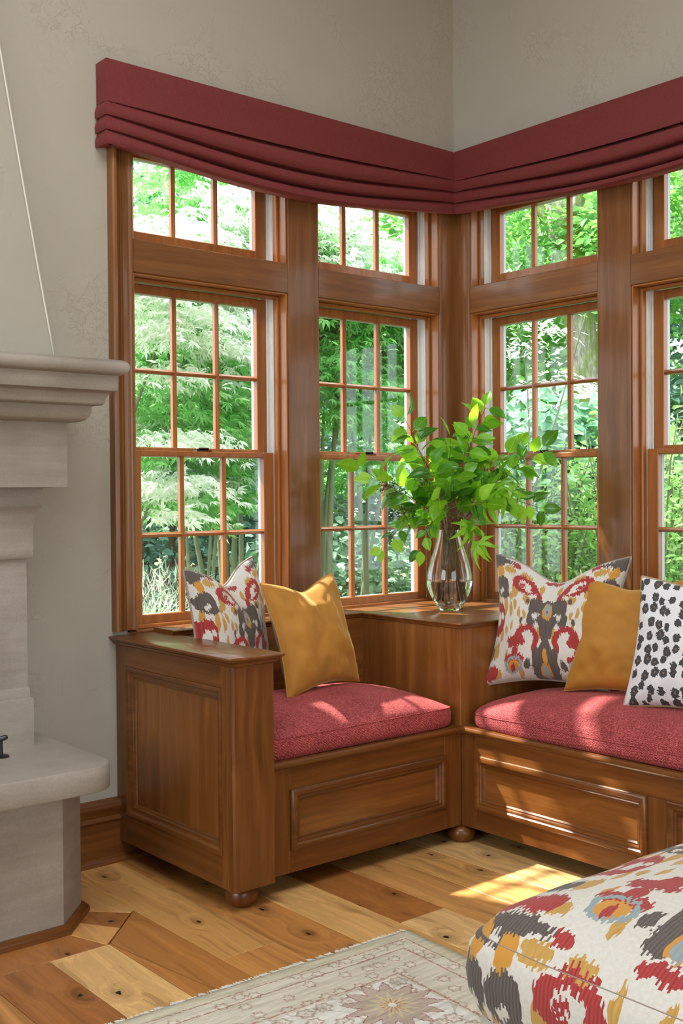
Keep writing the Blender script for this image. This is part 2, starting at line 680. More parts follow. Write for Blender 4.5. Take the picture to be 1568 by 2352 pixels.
M_BERRY = simple('green_berry', srgb(70, 96, 40), .4)


def fabric_red():
    m, k, b = new_mat('red_linen')
    co = coords(k)
    w1 = k.noise(k.v('MULTIPLY', co, (60.0, 60.0, 900.0)), 1.0, 2.0)
    w2 = k.noise(k.v('MULTIPLY', co, (700.0, 700.0, 40.0)), 1.0, 2.0)
    f = k.m('ADD', k.m('MULTIPLY', w1, .5), k.m('MULTIPLY', w2, .5))
    k.put(b.inputs['Base Color'], k.ramp(f, [(.3, srgb(86, 25, 27)), (.55, srgb(108, 35, 35)), (.75, srgb(126, 46, 44))]))
    b.inputs['Roughness'].default_value = .8
    b.inputs['Sheen Weight'].default_value = .25
    b.inputs['Sheen Tint'].default_value = srgb(220, 120, 110)
    k.put(b.inputs['Normal'], k.bump(f, .25, .0008))
    return m


M_VAL = fabric_red()


def chenille():
    m, k, b = new_mat('red_chenille')
    co = coords(k)
    x, y, z = k.sep(co)
    # fine herringbone
    d = k.m('ADD', k.m('MULTIPLY', k.m('ADD', k.m('ADD', x, k.m('MULTIPLY', z, .9)), k.m('MULTIPLY', y, .5)), 800.0), k.m('MULTIPLY', k.m('PINGPONG', k.m('MULTIPLY', k.m('SUBTRACT', y, k.m('MULTIPLY', x, .5)), 120.0), 1.0), 5.0))
    hb = k.m('MULTIPLY_ADD', k.m('SINE', d), .5, .5)
    nz = k.noise(co, 190.0, 3.0, .75)
    nb = k.noise(co, 9.0, 3.0)
    f = k.m('ADD', k.m('MULTIPLY', hb, .14), k.m('ADD', k.m('MULTIPLY', nz, .72), k.m('MULTIPLY', nb, .14)))
    k.put(b.inputs['Base Color'], k.ramp(f, [(.34, srgb(74, 20, 24)), (.5, srgb(148, 50, 54)), (.66, srgb(206, 104, 100))]))
    b.inputs['Roughness'].default_value = .85
    b.inputs['Sheen Weight'].default_value = .35
    b.inputs['Sheen Tint'].default_value = srgb(230, 130, 120)
    k.put(b.inputs['Normal'], k.bump(f, .5, .0025))
    return m


M_CUSH = chenille()


def velvet():
    m, k, b = new_mat('gold_velvet')
    co = coords(k)
    n = k.noise(co, 11.0, 3.0, .55, .6)
    k.put(b.inputs['Base Color'], k.ramp(n, [(.3, srgb(166, 110, 30)), (.6, srgb(176, 119, 35)), (.8, srgb(184, 127, 42))]))
    b.inputs['Roughness'].default_value = .7
    b.inputs['Sheen Weight'].default_value = .8
    b.inputs['Sheen Roughness'].default_value = .35
    b.inputs['Sheen Tint'].default_value = srgb(244, 226, 160)
    k.put(b.inputs['Normal'], k.bump(n, .15, .006))
    return m


M_VELVET = velvet()


def ikat_material(name, tile, su=1.0, ou=0.0, ov=0.0):
    m, k, b = new_mat(name)
    uv = k.node('ShaderNodeUVMap').outputs[0]
    x0, y0, _ = k.sep(uv)
    if tile:
        x0 = k.m('MULTIPLY_ADD', x0, su, ou)
        y0 = k.m('MULTIPLY_ADD', y0, su, ov)
    # jagged weave: every warp column is shifted along its length
    colm = k.m('FLOOR', k.m('MULTIPLY', x0, 78.0))
    wn_ = k.node('ShaderNodeTexWhiteNoise', noise_dimensions='1D')
    k.put(wn_.inputs['W'], colm)
    jag = k.m('MULTIPLY', k.m('SUBTRACT', wn_.outputs[0], .5), .058)
    jag = k.m('ADD', jag, k.m('MULTIPLY', k.m('SUBTRACT', k.noise(uv, 9.0, 2.0), .5), .05))
    y = k.m('ADD', y0, jag)
    xw = k.m('ADD', x0, k.m('MULTIPLY', k.m('SUBTRACT', k.noise(k.v('ADD', uv, (5.0, 3.0, 0.0)), 5.0, 2.0), .5), .05))
    ax = k.m('PINGPONG', xw, 1.0) if tile else k.m('ABSOLUTE', xw)
    if tile:
        y = k.m('WRAP', y, 1.0, -1.0)
    P = k.comb(ax, y, 0.0)

    def el(cx, cy, rx, ry):
        return k.v('LENGTH', k.v('MULTIPLY', k.v('SUBTRACT', P, (cx, cy, 0.0)), (1 / rx, 1 / ry, 0.0)))

    def ring(cx, cy, rx, ry, t):
        return k.m('MULTIPLY', k.m('ABSOLUTE', k.m('SUBTRACT', el(cx, cy, rx, ry), 1.0)), 1 / t)

    def union(items):
        r = items[0]
        for i in items[1:]:
            r = k.m('MINIMUM', r, i)
        return k.m('LESS_THAN', r, 1.0)

    stripe = k.m('MULTIPLY_ADD', k.m('SINE', k.m('MULTIPLY', x0, 260.0)), .5, .5)
    vn = k.noise(k.v('MULTIPLY', uv, (60.0, 6.0, 0.0)), 1.0, 2.0)
    grey = k.mix(k.m('ADD', k.m('MULTIPLY', stripe, .55), k.m('MULTIPLY', vn, .45)), srgb(64, 54, 50), srgb(106, 95, 88))
    red = k.mix(k.m('MULTIPLY', stripe, vn), srgb(172, 54, 50), srgb(98, 22, 28))
    gold = k.mix(vn, srgb(160, 112, 40), srgb(206, 166, 88))
    blue = k.mix(vn, srgb(112, 126, 130), srgb(160, 172, 172))
    amber = srgb(196, 138, 50)
    wn2 = k.noise(uv, 40.0, 3.0)
    white = k.mix(wn2, srgb(190, 184, 175), srgb(220, 215, 206))

    golds = union([el(.60, .47, .055, .12), el(.66, .36, .04, .07), el(.77, .19, .04, .17), el(.66, .14, .035, .12), el(.58, .24, .03, .09), el(.86, .10, .03, .08),
                   el(.38, .38, .07, .08), el(.11, -.19, .045, .12), el(.27, -.53, .05, .19), el(.86, -.52, .06, .13), el(.95, .30, .03, .10), el(.70, .80, .11, .06),
                   el(.80, -.28, .03, .10), el(.40, .10, .03, .07), el(.78, -.90, .08, .07), el(.45, -.10, .02, .06), el(.50, .12, .03, .09), el(.72, -.20, .03, .07), el(.62, -.12, .025, .08), el(.40, .82, .09, .05), el(.14, .70, .04, .10), el(.66, -.62, .03, .09), el(.38, -.90, .04, .08)])
    rings = union([ring(.42, .63, .17, .12, .36), ring(.92, -.02, .10, .19, .42), ring(.33, -.33, .17, .20, .28)])
    cut = union([el(.33, -.50, .20, .20), el(.33, .56, .07, .035), el(.84, .02, .04, .05)])
    reds = union([el(.25, .60, .07, .06), el(.17, .50, .045, .11), el(.46, .61, .06, .035), el(.51, -.37, .17, .085), el(.44, -.30, .06, .08), el(.18, -.46, .045, .13), el(.60, -.43, .05, .05),
                  el(.51, -.54, .055, .09), el(.43, -.66, .09, .08), el(.59, -.66, .09, .08), el(.90, -.86, .13, .12), el(.60, .92, .08, .05), el(.05, .92, .10, .05)])
    greys = union([el(.86, .50, .14, .17), el(.80, .38, .10, .08), el(.0, .16, .20, .30), el(.17, .24, .165, .23), el(.0, -.08, .12, .31), el(.265, .04, .085, .14),
                   el(.0, -.60, .12, .27), el(.15, -.62, .06, .15), el(.24, -.78, .10, .10), el(.14, -.84, .08, .12), el(.0, -.92, .20, .14), el(.92, .92, .12, .14), el(.80, .92, .14, .04), el(.36, .36, .03, .06),
                   el(.96, -.55, .05, .12), el(.45, -.02, .03, .06)])
    whites = union([el(.87, .42, .05, .045), el(.21, .09, .045, .055), el(.17, .14, .06, .02), el(.22, -.70, .02, .12), el(.23, -.86, .045, .03)])
    ambers = union([el(.0, .22, .085, .18), el(.0, -.64, .04, .14), el(.0, -.88, .085, .13), el(.51, -.79, .10, .11), el(.88, .74, .07, .09)])
    blues = union([el(.0, .25, .055, .145), el(.0, -.90, .055, .10), ring(.51, -.76, .13, .12, .18)])
    cores = union([el(.51, -.80, .035, .07), el(.0, .22, .012, .04)])
    c = white
    c = k.mix(golds, c, gold)
    c = k.mix(rings, c, red)
    c = k.mix(cut, c, white)
    c = k.mix(reds, c, red)
    c = k.mix(greys, c, grey)
    c = k.mix(whites, c, white)
    c = k.mix(ambers, c, amber)
    c = k.mix(blues, c, blue)
    c = k.mix(cores, c, red)
    k.put(b.inputs['Base Color'], c)
    b.inputs['Roughness'].default_value = .85
    b.inputs['Sheen Weight'].default_value = .15
    h = k.m('ADD', k.m('MULTIPLY', k.m('MAXIMUM', k.m('MAXIMUM', greys, reds), golds), k.m('MULTIPLY_ADD', stripe, .5, .5)), k.m('MULTIPLY', k.noise(uv, 150.0, 2.0), .3))
    k.put(b.inputs['Normal'], k.bump(h, .22, .0012))
    return m


M_IKAT = ikat_material('ikat_cotton', False)
M_IKAT_T = ikat_material('ikat_cotton_repeat', True, 1.0, 0.0, 0.0)


def leopard():
    m, k, b = new_mat('spotted_cotton')
    uv = k.node('ShaderNodeUVMap').outputs[0]
    w = k.noise(uv, 16.0, 2.0)
    uvw = k.v('ADD', uv, k.comb(k.m('MULTIPLY', k.m('SUBTRACT', w, .5), .09), k.m('MULTIPLY', k.m('SUBTRACT', k.noise(k.v('ADD', uv, (3.0, 1.0, 0.0)), 16.0, 2.0), .5), .09), 0.0))
    vo = k.voro(k.v('MULTIPLY', uvw, (1.0, .86, 0.0)), 5.6, 'F1', .62)
    d = vo.outputs['Distance']
    r = k.sep(vo.outputs['Color'])
    size = k.m('MULTIPLY_ADD', r[0], .20, .26)
    ang = k.noise(uv, 30.0, 1.0)
    dd = k.m('ADD', d, k.m('MULTIPLY', k.m('SUBTRACT', ang, .5), .22))
    spot = k.m('LESS_THAN', dd, size)
    heart = k.m('MULTIPLY', k.m('LESS_THAN', d, .09), k.m('GREATER_THAN', r[0], .45))
    c = k.mix(spot, k.mix(k.noise(uv, 30.0, 2.0), srgb(208, 206, 210), srgb(230, 228, 230)), k.mix(k.noise(uv, 60.0, 2.0), srgb(38, 38, 40), srgb(84, 82, 82)))
    c = k.mix(heart, c, srgb(128, 100, 82))
    k.put(b.inputs['Base Color'], c)
    b.inputs['Roughness'].default_value = .85
    k.put(b.inputs['Normal'], k.bump(k.noise(uv, 200.0, 2.0), .15, .001))
    return m


M_LEO = leopard()


def rug_material():
    m, k, b = new_mat('knotted_wool')
    uv = k.node('ShaderNodeUVMap').outputs[0]          # metres from the rug's corner
    u, v, _ = k.sep(uv)
    wob = k.m('MULTIPLY', k.m('SUBTRACT', k.noise(uv, 60.0, 3.0, .65), .5), .014)
    d = k.m('ADD', k.m('MINIMUM', u, v), wob)
    fine = k.noise(k.v('MULTIPLY', uv, (40.0, 320.0, 0.0)), 1.0, 3.0, .65)
    ab = k.noise(k.v('MULTIPLY', uv, (3.0, 16.0, 0.0)), 1.0, 3.0)
    cream = k.mix(fine, srgb(206, 202, 192), srgb(246, 244, 238))
    olive = k.mix(fine, srgb(184, 176, 150), srgb(230, 224, 204))
    sand = k.mix(fine, srgb(200, 193, 176), srgb(240, 235, 224))

    def band(a, c):
        return k.m('MULTIPLY', k.m('GREATER_THAN', d, a), k.m('LESS_THAN', d, c))

    col = k.mix(band(-1, .05), cream, olive)
    col = k.mix(band(.05, .22), col, k.mix(ab, sand, olive))
    col = k.mix(band(.47, .62), col, olive)
    red = k.mix(fine, srgb(120, 60, 50), srgb(196, 140, 122))
    worn = k.ramp(k.noise(k.v('MULTIPLY', uv, (90.0, 260.0, 0.0)), 1.0, 3.0, .7), [(.38, (.15, .15, .15, 1)), (.56, (1, 1, 1, 1))])
    worn = k.sep(worn)[0]
    lines = k.m('MAXIMUM', band(.050, .055), k.m('MAXIMUM', band(.095, .101), k.m('MAXIMUM', band(.205, .212), k.m('MAXIMUM', band(.462, .467), band(.60, .606)))))
    col = k.mix(k.m('MULTIPLY', lines, k.m('MULTIPLY', worn, .9)), col, red)
    # small blossoms in the borders and the field
    uvw = k.v('ADD', uv, k.comb(wob, k.m('MULTIPLY', wob, -1.0), 0.0))
    stk_ = k.ramp(k.noise(k.v('MULTIPLY', uv, (7.0, 60.0, 0.0)), 1.0, 3.0, .6), [(.35, (.80, .79, .75, 1)), (.6, (1.04, 1.04, 1.04, 1))])

    def blossoms(scale, r0, r1, colr, mask, pick):
        vo = k.voro(uvw, scale, 'F1', .75)
        dd = vo.outputs['Distance']
        ax = k.v('SUBTRACT', k.v('MULTIPLY', uvw, (scale, scale, 0.0)), k.v('MULTIPLY', vo.outputs['Position'], (scale, scale, 0.0)))
        sx, sy, _z = k.sep(ax)
        ang = k.m('ARCTAN2', sy, sx)
        rr = k.m('ADD', dd, k.m('MULTIPLY', k.m('SINE', k.m('MULTIPLY', ang, 6.0)), .045))
        rg = k.m('MULTIPLY', k.m('GREATER_THAN', rr, r0), k.m('LESS_THAN', rr, r1))
        inner = k.m('LESS_THAN', rr, r0 * .45)
        on = k.m('MULTIPLY', k.m('GREATER_THAN', k.sep(vo.outputs['Color'])[0], pick), mask)
        return k.m('MULTIPLY', rg, on), k.m('MULTIPLY', inner, on)

    border = band(.055, .205)
    r1, i1 = blossoms(17.0, .20, .29, red, border, .25)
    col = k.mix(k.m('MULTIPLY', k.m('MULTIPLY', r1, worn), .8), col, red)
    col = k.mix(k.m('MULTIPLY', i1, .7), col, cream)
    field = k.m('GREATER_THAN', d, .215)
    r2, i2 = blossoms(14.0, .20, .32, red, field, .35)
    col = k.mix(k.m('MULTIPLY', k.m('MULTIPLY', r2, worn), .75), col, k.mix(ab, srgb(150, 92, 70), srgb(160, 140, 100)))
    col = k.mix(k.m('MULTIPLY', k.m('MULTIPLY', i2, worn), .7), col, srgb(176, 120, 80))
    vines = k.m('LESS_THAN', k.m('ABSOLUTE', k.m('SUBTRACT', k.noise(uv, 8.0, 1.0), .5)), .012)
    col = k.mix(k.m('MULTIPLY', k.m('MULTIPLY', vines, field), .35), col, srgb(150, 124, 96))

    # a palmette at the corner of the field
    def palm(cx, cy, R, col):
        q = k.v('SUBTRACT', uv, (cx, cy, 0.0))
        qx, qy, _z = k.sep(q)
        a1 = k.m('MULTIPLY', k.m('ADD', qx, qy), .707)
        a2 = k.m('MULTIPLY', k.m('SUBTRACT', qx, qy), .707)
        ang = k.m('ARCTAN2', a2, a1)
        rad = k.v('LENGTH', q)
        jag = k.m('ADD', k.m('MULTIPLY', k.m('PINGPONG', k.m('MULTIPLY', ang, 4.2), 1.0), R * .42), k.m('MULTIPLY', wob, 2.2))
        rr = k.m('ADD', rad, jag)
        c1 = k.mix(k.m('MULTIPLY', k.m('LESS_THAN', rr, R * 1.12), worn), col, srgb(150, 96, 84))
        c1 = k.mix(k.m('LESS_THAN', rr, R * 1.04), c1, k.mix(fine, srgb(168, 146, 132), srgb(212, 198, 184)))
        c1 = k.mix(k.m('LESS_THAN', rr, R * .62), c1, k.mix(fine, srgb(196, 180, 140), srgb(220, 208, 176)))
        c1 = k.mix(k.m('MULTIPLY', k.m('LESS_THAN', rr, R * .36), worn), c1, srgb(182, 112, 80))
        c1 = k.mix(k.m('LESS_THAN', rad, R * .09), c1, cream)
        return c1

    col = palm(.335, .335, .115, col)
    col = palm(.33, 1.0, .09, col)
    col = palm(.95, .33, .09, col)

    def wreath(cx, cy, R, col):
        q = k.v('SUBTRACT', uv, (cx, cy, 0.0))
        qx, qy, _z = k.sep(q)
        ang = k.m('ARCTAN2', qy, qx)
        rr = k.m('ADD', k.v('LENGTH', q), k.m('MULTIPLY', k.m('SINE', k.m('MULTIPLY', ang, 11.0)), R * .10))
        rg = k.m('MULTIPLY', k.m('GREATER_THAN', rr, R * .62), k.m('LESS_THAN', rr, R))
        return k.mix(k.m('MULTIPLY', rg, worn), col, k.mix(fine, srgb(150, 84, 52), srgb(186, 120, 82)))

    col = wreath(.63, .33, .055, col)
    col = wreath(.33, .62, .055, col)
    fin = k.node('ShaderNodeMix', data_type='RGBA', blend_type='MULTIPLY'); fin.inputs[0].default_value = 1.0
    k.put(fin.inputs[6], col); k.put(fin.inputs[7], stk_)
    k.put(b.inputs['Base Color'], fin.outputs[2])
    b.inputs['Roughness'].default_value = .95
    b.inputs['Specular IOR Level'].default_value = .1
    k.put(b.inputs['Normal'], k.bump(fine, .5, .003))
    return m


M_RUG = rug_material()
M_FRINGE = simple('rug_fringe', srgb(226, 222, 212), .9)
# ------------------------------------------------------------------ the room
mapA = lambda s, o, z: (-s, -o, z)      # left window wall: s runs from the corner along the wall, o into the room
mapB = lambda s, o, z: (-o, -s, z)      # right window wall


def gbox(mb, mp, s0, s1, o0, o1, z0, z1, ch=0.0):
    return mb.box(mp(s0, o0, z0), mp(s1, o1, z1), ch)


CEIL = 3.7
w = MB()
w.box((-7.2, 0, -.1), (-1.6, .2, CEIL)); w.box((-1.6, 0, -.1), (.2, .2, .745)); w.box((-1.6, 0, 2.48), (.2, .2, CEIL))
w.build('wall_left', M_WALL, kind='structure')
w = MB()
w.box((0, -1.6, -.1), (.2, 0, .745)); w.box((0, -1.6, 2.48), (.2, 0, CEIL)); w.box((0, -6.7, -.1), (.2, -1.6, CEIL))
w.build('wall_right', M_WALL, kind='structure')
w = MB()
w.box((-7.2, -6.7, -.1), (-4.85, -6.5, CEIL)); w.box((-1.55, -6.7, -.1), (.2, -6.5, CEIL)); w.box((-4.85, -6.7, -.1), (-1.55, -6.5, .5)); w.box((-4.85, -6.7, 3.0), (-1.55, -6.5, CEIL))
w.build('wall_back', M_WALL, kind='structure')
w = MB()
w.box((-7.2, -6.7, -.1), (-7.0, -3.25, CEIL)); w.box((-7.2, -.55, -.1), (-7.0, .2, CEIL)); w.box((-7.2, -3.25, -.1), (-7.0, -.55, .7)); w.box((-7.2, -3.25, 3.25), (-7.0, -.55, CEIL))
w.build('wall_side', M_WALL, kind='structure')
w = MB()
w.box((-7.2, -6.7, CEIL), (-3.65, .2, CEIL + .15)); w.box((-1.55, -6.7, CEIL), (.2, .2, CEIL + .15)); w.box((-3.65, -6.7, CEIL), (-1.55, -2.85, CEIL + .15)); w.box((-3.65, -1.15, CEIL), (-1.55, .2, CEIL + .15))
w.build('ceiling', M_CEIL, kind='structure')

# floor: sub-floor with single planks
floor = MB().box((-7.2, -6.7, -.12), (.2, .2, -.021)).build('floor', M_DARK, kind='structure')
PLZ = [(-.0006, -.021), (-.0006, -.0012), (-.0018, 0.0)]


def plank(poly):
    return MB().stack(poly, PLZ).build('plank', M_PLANK, floor)


PW = .176
kx = -12
edges = [-1.8425 + PW * i for i in range(-16, 12)]
for i, x0 in enumerate(edges):
    x1 = x0 + PW
    if x0 > -.06: break
    far = x0 < -3.4
    ystart = -.632 if x1 < -1.84 else 0.0
    y = ystart
    first = True
    while y > -6.4:
        if first and abs(x0 + 1.8425) < .01:
            L = .92
        else:
            L = random.uniform(1.0, 2.1) if not first else random.uniform(.7, 1.9)
        if far: L = 3.4
        if y - L < -4.2: L = y + 6.5
        y2 = max(y - L, -6.5)
        if first and abs(x1 + 1.8425) < .01:
            plank([(x0, y2), (x1, y2), (x1, -.456), (x1 - .012, -.466), (x1 - .176, -.632), (x0, -.632)])
        else:
            plank([(x0, y2), (x1, y2), (x1, y), (x0, y)])
        y = y2
        first = False
# border boards mitred around the hearth
plank([(-3.5, -.632), (-2.0255, -.632), (-2.078, -.482), (-3.5, -.482)])
plank([(-2.0255, -.632), (-1.94, -.549), (-2.022, -.420), (-2.078, -.482)])
plank([(-1.94, -.549), (-1.8585, -.467), (-1.964, -.360), (-2.022, -.420)])
plank([(-1.8585, -.467), (-1.8425, -.452), (-1.8425, 0), (-1.966, 0), (-1.966, -.361), (-1.964, -.360)])

# baseboard between hearth and window seat
bb = MB()
pr = [(0, 0), (.018, 0), (.018, .135), (.024, .142), (.024, .150), (.019, .156), (.022, .168), (.030, .180), (.030, .192), (.024, .205), (.012, .211), (0, .212)]
bb.extrude([((-1.97, 0, 0), (0, -1, 0), (0, 0, 1)), ((-.7, 0, 0), (0, -1, 0), (0, 0, 1))], pr)
bo = bb.build('baseboard_left', WOOD[0], angle=40, kind='structure')
q = [(0, 0)] + [(.022 * math.sin(a), .022 * math.cos(a)) for a in [math.pi / 2 * i / 6 for i in range(7)]]
MB().extrude([((-1.97, -.018, 0), (0, -1, 0), (0, 0, 1)), ((-.7, -.018, 0), (0, -1, 0), (0, 0, 1))], q).build('shoe_moulding', WOOD[0], bo, angle=40)

# ------------------------------------------------------------------ window trim
ZT0, ZT1 = 1.990, 2.103
OPEN = [(.102, .762), (.910, 1.569)]
trim_n = [0]


def trim(mb, mat, **kw):
    trim_n[0] += 1
    return mb.build('trim_%d' % trim_n[0], mat, kind='structure', **kw)


for mp, hax in ((mapA, 0), (mapB, 1)):
    # fluted casing at the far end of each window bank
    pr = [(1.569, -.12), (1.569, .010), (1.574, .016), (1.582, .016), (1.588, .012), (1.606, .014), (1.612, .017), (1.6145, .022), (1.618, .016), (1.6215, .016), (1.625, .024), (1.6285, .016), (1.6315, .016),
          (1.636, .026), (1.642, .034), (1.652, .036), (1.658, .033), (1.660, .024), (1.660, -.02)]
    o0 = Vector(mp(0, 0, .772)); sd = Vector(mp(1, 0, 0)); up = Vector(mp(0, 1, 0))
    trim(MB().extrude([(o0, sd, up), (Vector(mp(0, 0, 2.48)), sd, up)], pr), TRIM[2], angle=35)
    # post between the two openings
    trim(gbox(MB(), mp, .762, .910, -.16, .014, .745, 2.48, .003), TRIM[2])
    for (s0, s1) in OPEN:
        trim(gbox(MB(), mp, s0 - .001, s1 + .001, -.16, .012, ZT0, ZT1, .003), TRIM[hax])
        trim(gbox(MB(), mp, s0 - .001, s1 + .001, -.16, .012, 2.455, 2.48, .002), TRIM[hax])
    # sill shelf under the sashes
    trim(gbox(MB(), mp, .05, 1.6, -.20, .004, .745, .766, .003), TRIM[hax])
# corner post, one rounded leg on each wall
for mp in (mapA, mapB):
    pr = [(.0, -.12), (.102, -.12), (.102, .004), (.099, .011), (.092, .0145), (.06, .0165), (.03, .0165), (.0145, .0165), (.0, .0165)]
    sd = Vector(mp(1, 0, 0)); up = Vector(mp(0, 1, 0))
    trim(MB().extrude([(Vector(mp(0, 0, .745)), sd, up), (Vector(mp(0, 0, 2.48)), sd, up)], pr), TRIM[2], angle=50)
MB().box((0, 0, .745), (.2, .2, 2.48)).build('wall_corner', M_CLAD, kind='structure')


def sash(mp, hax, name, win, s0, s1, z0, z1, o_in, st, rb, rt, rows):
    """one sash: wood frame, white outer cladding, glazing bars and panes. o_in: inner face"""
    d1, d2 = o_in - .024, o_in - .040
    f = MB()
    gbox(f, mp, s0, s0 + st, d1, o_in, z0, z1, .002); gbox(f, mp, s1 - st, s1, d1, o_in, z0, z1, .002)
    gbox(f, mp, s0 + st - .001, s1 - st + .001, d1, o_in - .0006, z0, z0 + rb, .0025); gbox(f, mp, s0 + st - .001, s1 - st + .001, d1, o_in - .0006, z1 - rt, z1, .0025)
    so = f.build(name, SASH[2], win)
    c = MB()
    gbox(c, mp, s0, s0 + st, d2, d1, z0, z1); gbox(c, mp, s1 - st, s1, d2, d1, z0, z1)
    gbox(c, mp, s0 + st, s1 - st, d2, d1, z0, z0 + rb); gbox(c, mp, s0 + st, s1 - st, d2, d1, z1 - rt, z1)
    c.build('cladding', M_CLAD, so)
    gs0, gs1, gz0, gz1 = s0 + st, s1 - st, z0 + rb, z1 - rt
    mw = .0175
    cw = (gs1 - gs0 - 2 * mw) / 3
    barp = [(-mw / 2, -.026), (mw / 2, -.026), (mw / 2, -.010), (mw / 2 - .0045, -.004), (mw / 2 - .0065, 0), (-mw / 2 + .0065, 0), (-mw / 2 + .0045, -.004), (-mw / 2, -.010)]
    up = Vector(mp(0, 1, 0))
    for i in (1, 2):
        sx = gs0 + cw * i + mw * (i - .5)
        MB().extrude([(Vector(mp(sx, o_in - .003, gz0 - .001)), Vector(mp(1, 0, 0)), up), (Vector(mp(sx, o_in - .003, gz1 + .001)), Vector(mp(1, 0, 0)), up)], barp).build('glazing_bar', SASH[2], so)
    zs = [gz0]
    if rows == 2:
        zm = (gz0 + gz1) / 2
        MB().extrude([(Vector(mp(gs0 - .001, o_in - .0034, zm)), Vector((0, 0, 1)), up), (Vector(mp(gs1 + .001, o_in - .0034, zm)), Vector((0, 0, 1)), up)], barp).build('glazing_bar', SASH[hax], so)
        zs = [gz0, zm]
    zs.append(gz1)
    for r in range(rows):
        for i in range(3):
            a = gs0 + i * (cw + mw)
            gbox(MB(), mp, a - .001, a + cw + .001, o_in - .021, o_in - .017, zs[r] + (mw / 2 if r else 0) - .001, zs[r + 1] - (mw / 2 if r < rows - 1 else 0) + .001).build('pane', M_GLASS, so)
    return so


n_win = 0
for mp, hax in ((mapA, 0), (mapB, 1)):
    for (s0, s1) in OPEN:
        n_win += 1
        sm = (s0 + s1) / 2
        win = empty('window_%d' % n_win, mp(sm, -.06, .766), kind='structure')
        for sd_, a in ((1, s0), (-1, s1)):
            j = MB()
            gbox(j, mp, a, a + sd_ * .006, -.16, .006, .766, ZT0, .001)
            j.build('jamb', SASH[2], win)
            gbox(MB(), mp, a + sd_ * .006, a + sd_ * .018, -.062, -.036, .766, ZT0 - .006, .003).build('stop_bead', SASH[2], win)
            t = MB()
            gbox(t, mp, a + sd_ * .006, a + sd_ * .014, -.16, -.0625, .766, ZT0 - .006)
            for oo in (-.070, -.084, -.104, -.122):
                gbox(t, mp, a + sd_ * .014, a + sd_ * .0185, oo - .003, oo, .766, ZT0 - .006)
            t.build('track', M_TRACK, win)
        hd = MB()
        gbox(hd, mp, s0 + .006, s1 - .006, -.16, .006, ZT0 - .006, ZT0, .001)
        hd.build('head_jamb', SASH[hax], win)
        gbox(MB(), mp, s0 + .018, s1 - .018, -.062, -.036, ZT0 - .019, ZT0 - .006, .003).build('stop_bead', SASH[hax], win)
        gbox(MB(), mp, s0 + .018, s1 - .018, -.10, -.064, ZT0 - .010, ZT0 - .006).build('track', M_TRACK, win)
        gbox(MB(), mp, s0 + .006, s1 - .006, -.060, -.040, .766, .780, .002).build('sill_stop', SASH[hax], win)
        up_s = sash(mp, hax, 'upper_sash', win, s0 + .019, s1 - .019, 1.368, 1.978, -.105, .043, .034, .033, 2)
        lo_s = sash(mp, hax, 'lower_sash', win, s0 + .0187, s1 - .0187, .776, 1.389, -.063, .046, .034, .020, 2)
        lk = MB()
        gbox(lk, mp, sm - .032, sm + .032, -.098, -.066, 1.389, 1.394, .001)
        gbox(lk, mp, sm - .026, sm + .022, -.094, -.070, 1.394, 1.403, .004)
        lk.build('sash_lock', M_BRONZE, lo_s)
for mp, hax in ((mapA, 0), (mapB, 1)):
    for (s0, s1) in OPEN:
        n_win += 1
        win = empty('window_%d' % n_win, mp((s0 + s1) / 2, -.06, ZT1), kind='structure')
        for sd_, a in ((1, s0), (-1, s1)):
            gbox(MB(), mp, a, a + sd_ * .006, -.16, .006, ZT1, 2.455, .001).build('jamb', SASH[2], win)
            gbox(MB(), mp, a + sd_ * .006, a + sd_ * .018, -.062, -.036, ZT1, 2.455, .003).build('stop_bead', SASH[2], win)
            t = MB()
            gbox(t, mp, a + sd_ * .006, a + sd_ * .014, -.16, -.0625, ZT1, 2.455)
            for oo in (-.070, -.084, -.098):
                gbox(t, mp, a + sd_ * .014, a + sd_ * .0185, oo - .003, oo, ZT1, 2.455)
            t.build('track', M_TRACK, win)
        sash(mp, hax, 'transom_sash', win, s0 + .019, s1 - .019, 2.118, 2.45, -.105, .046, .044, .03, 1)

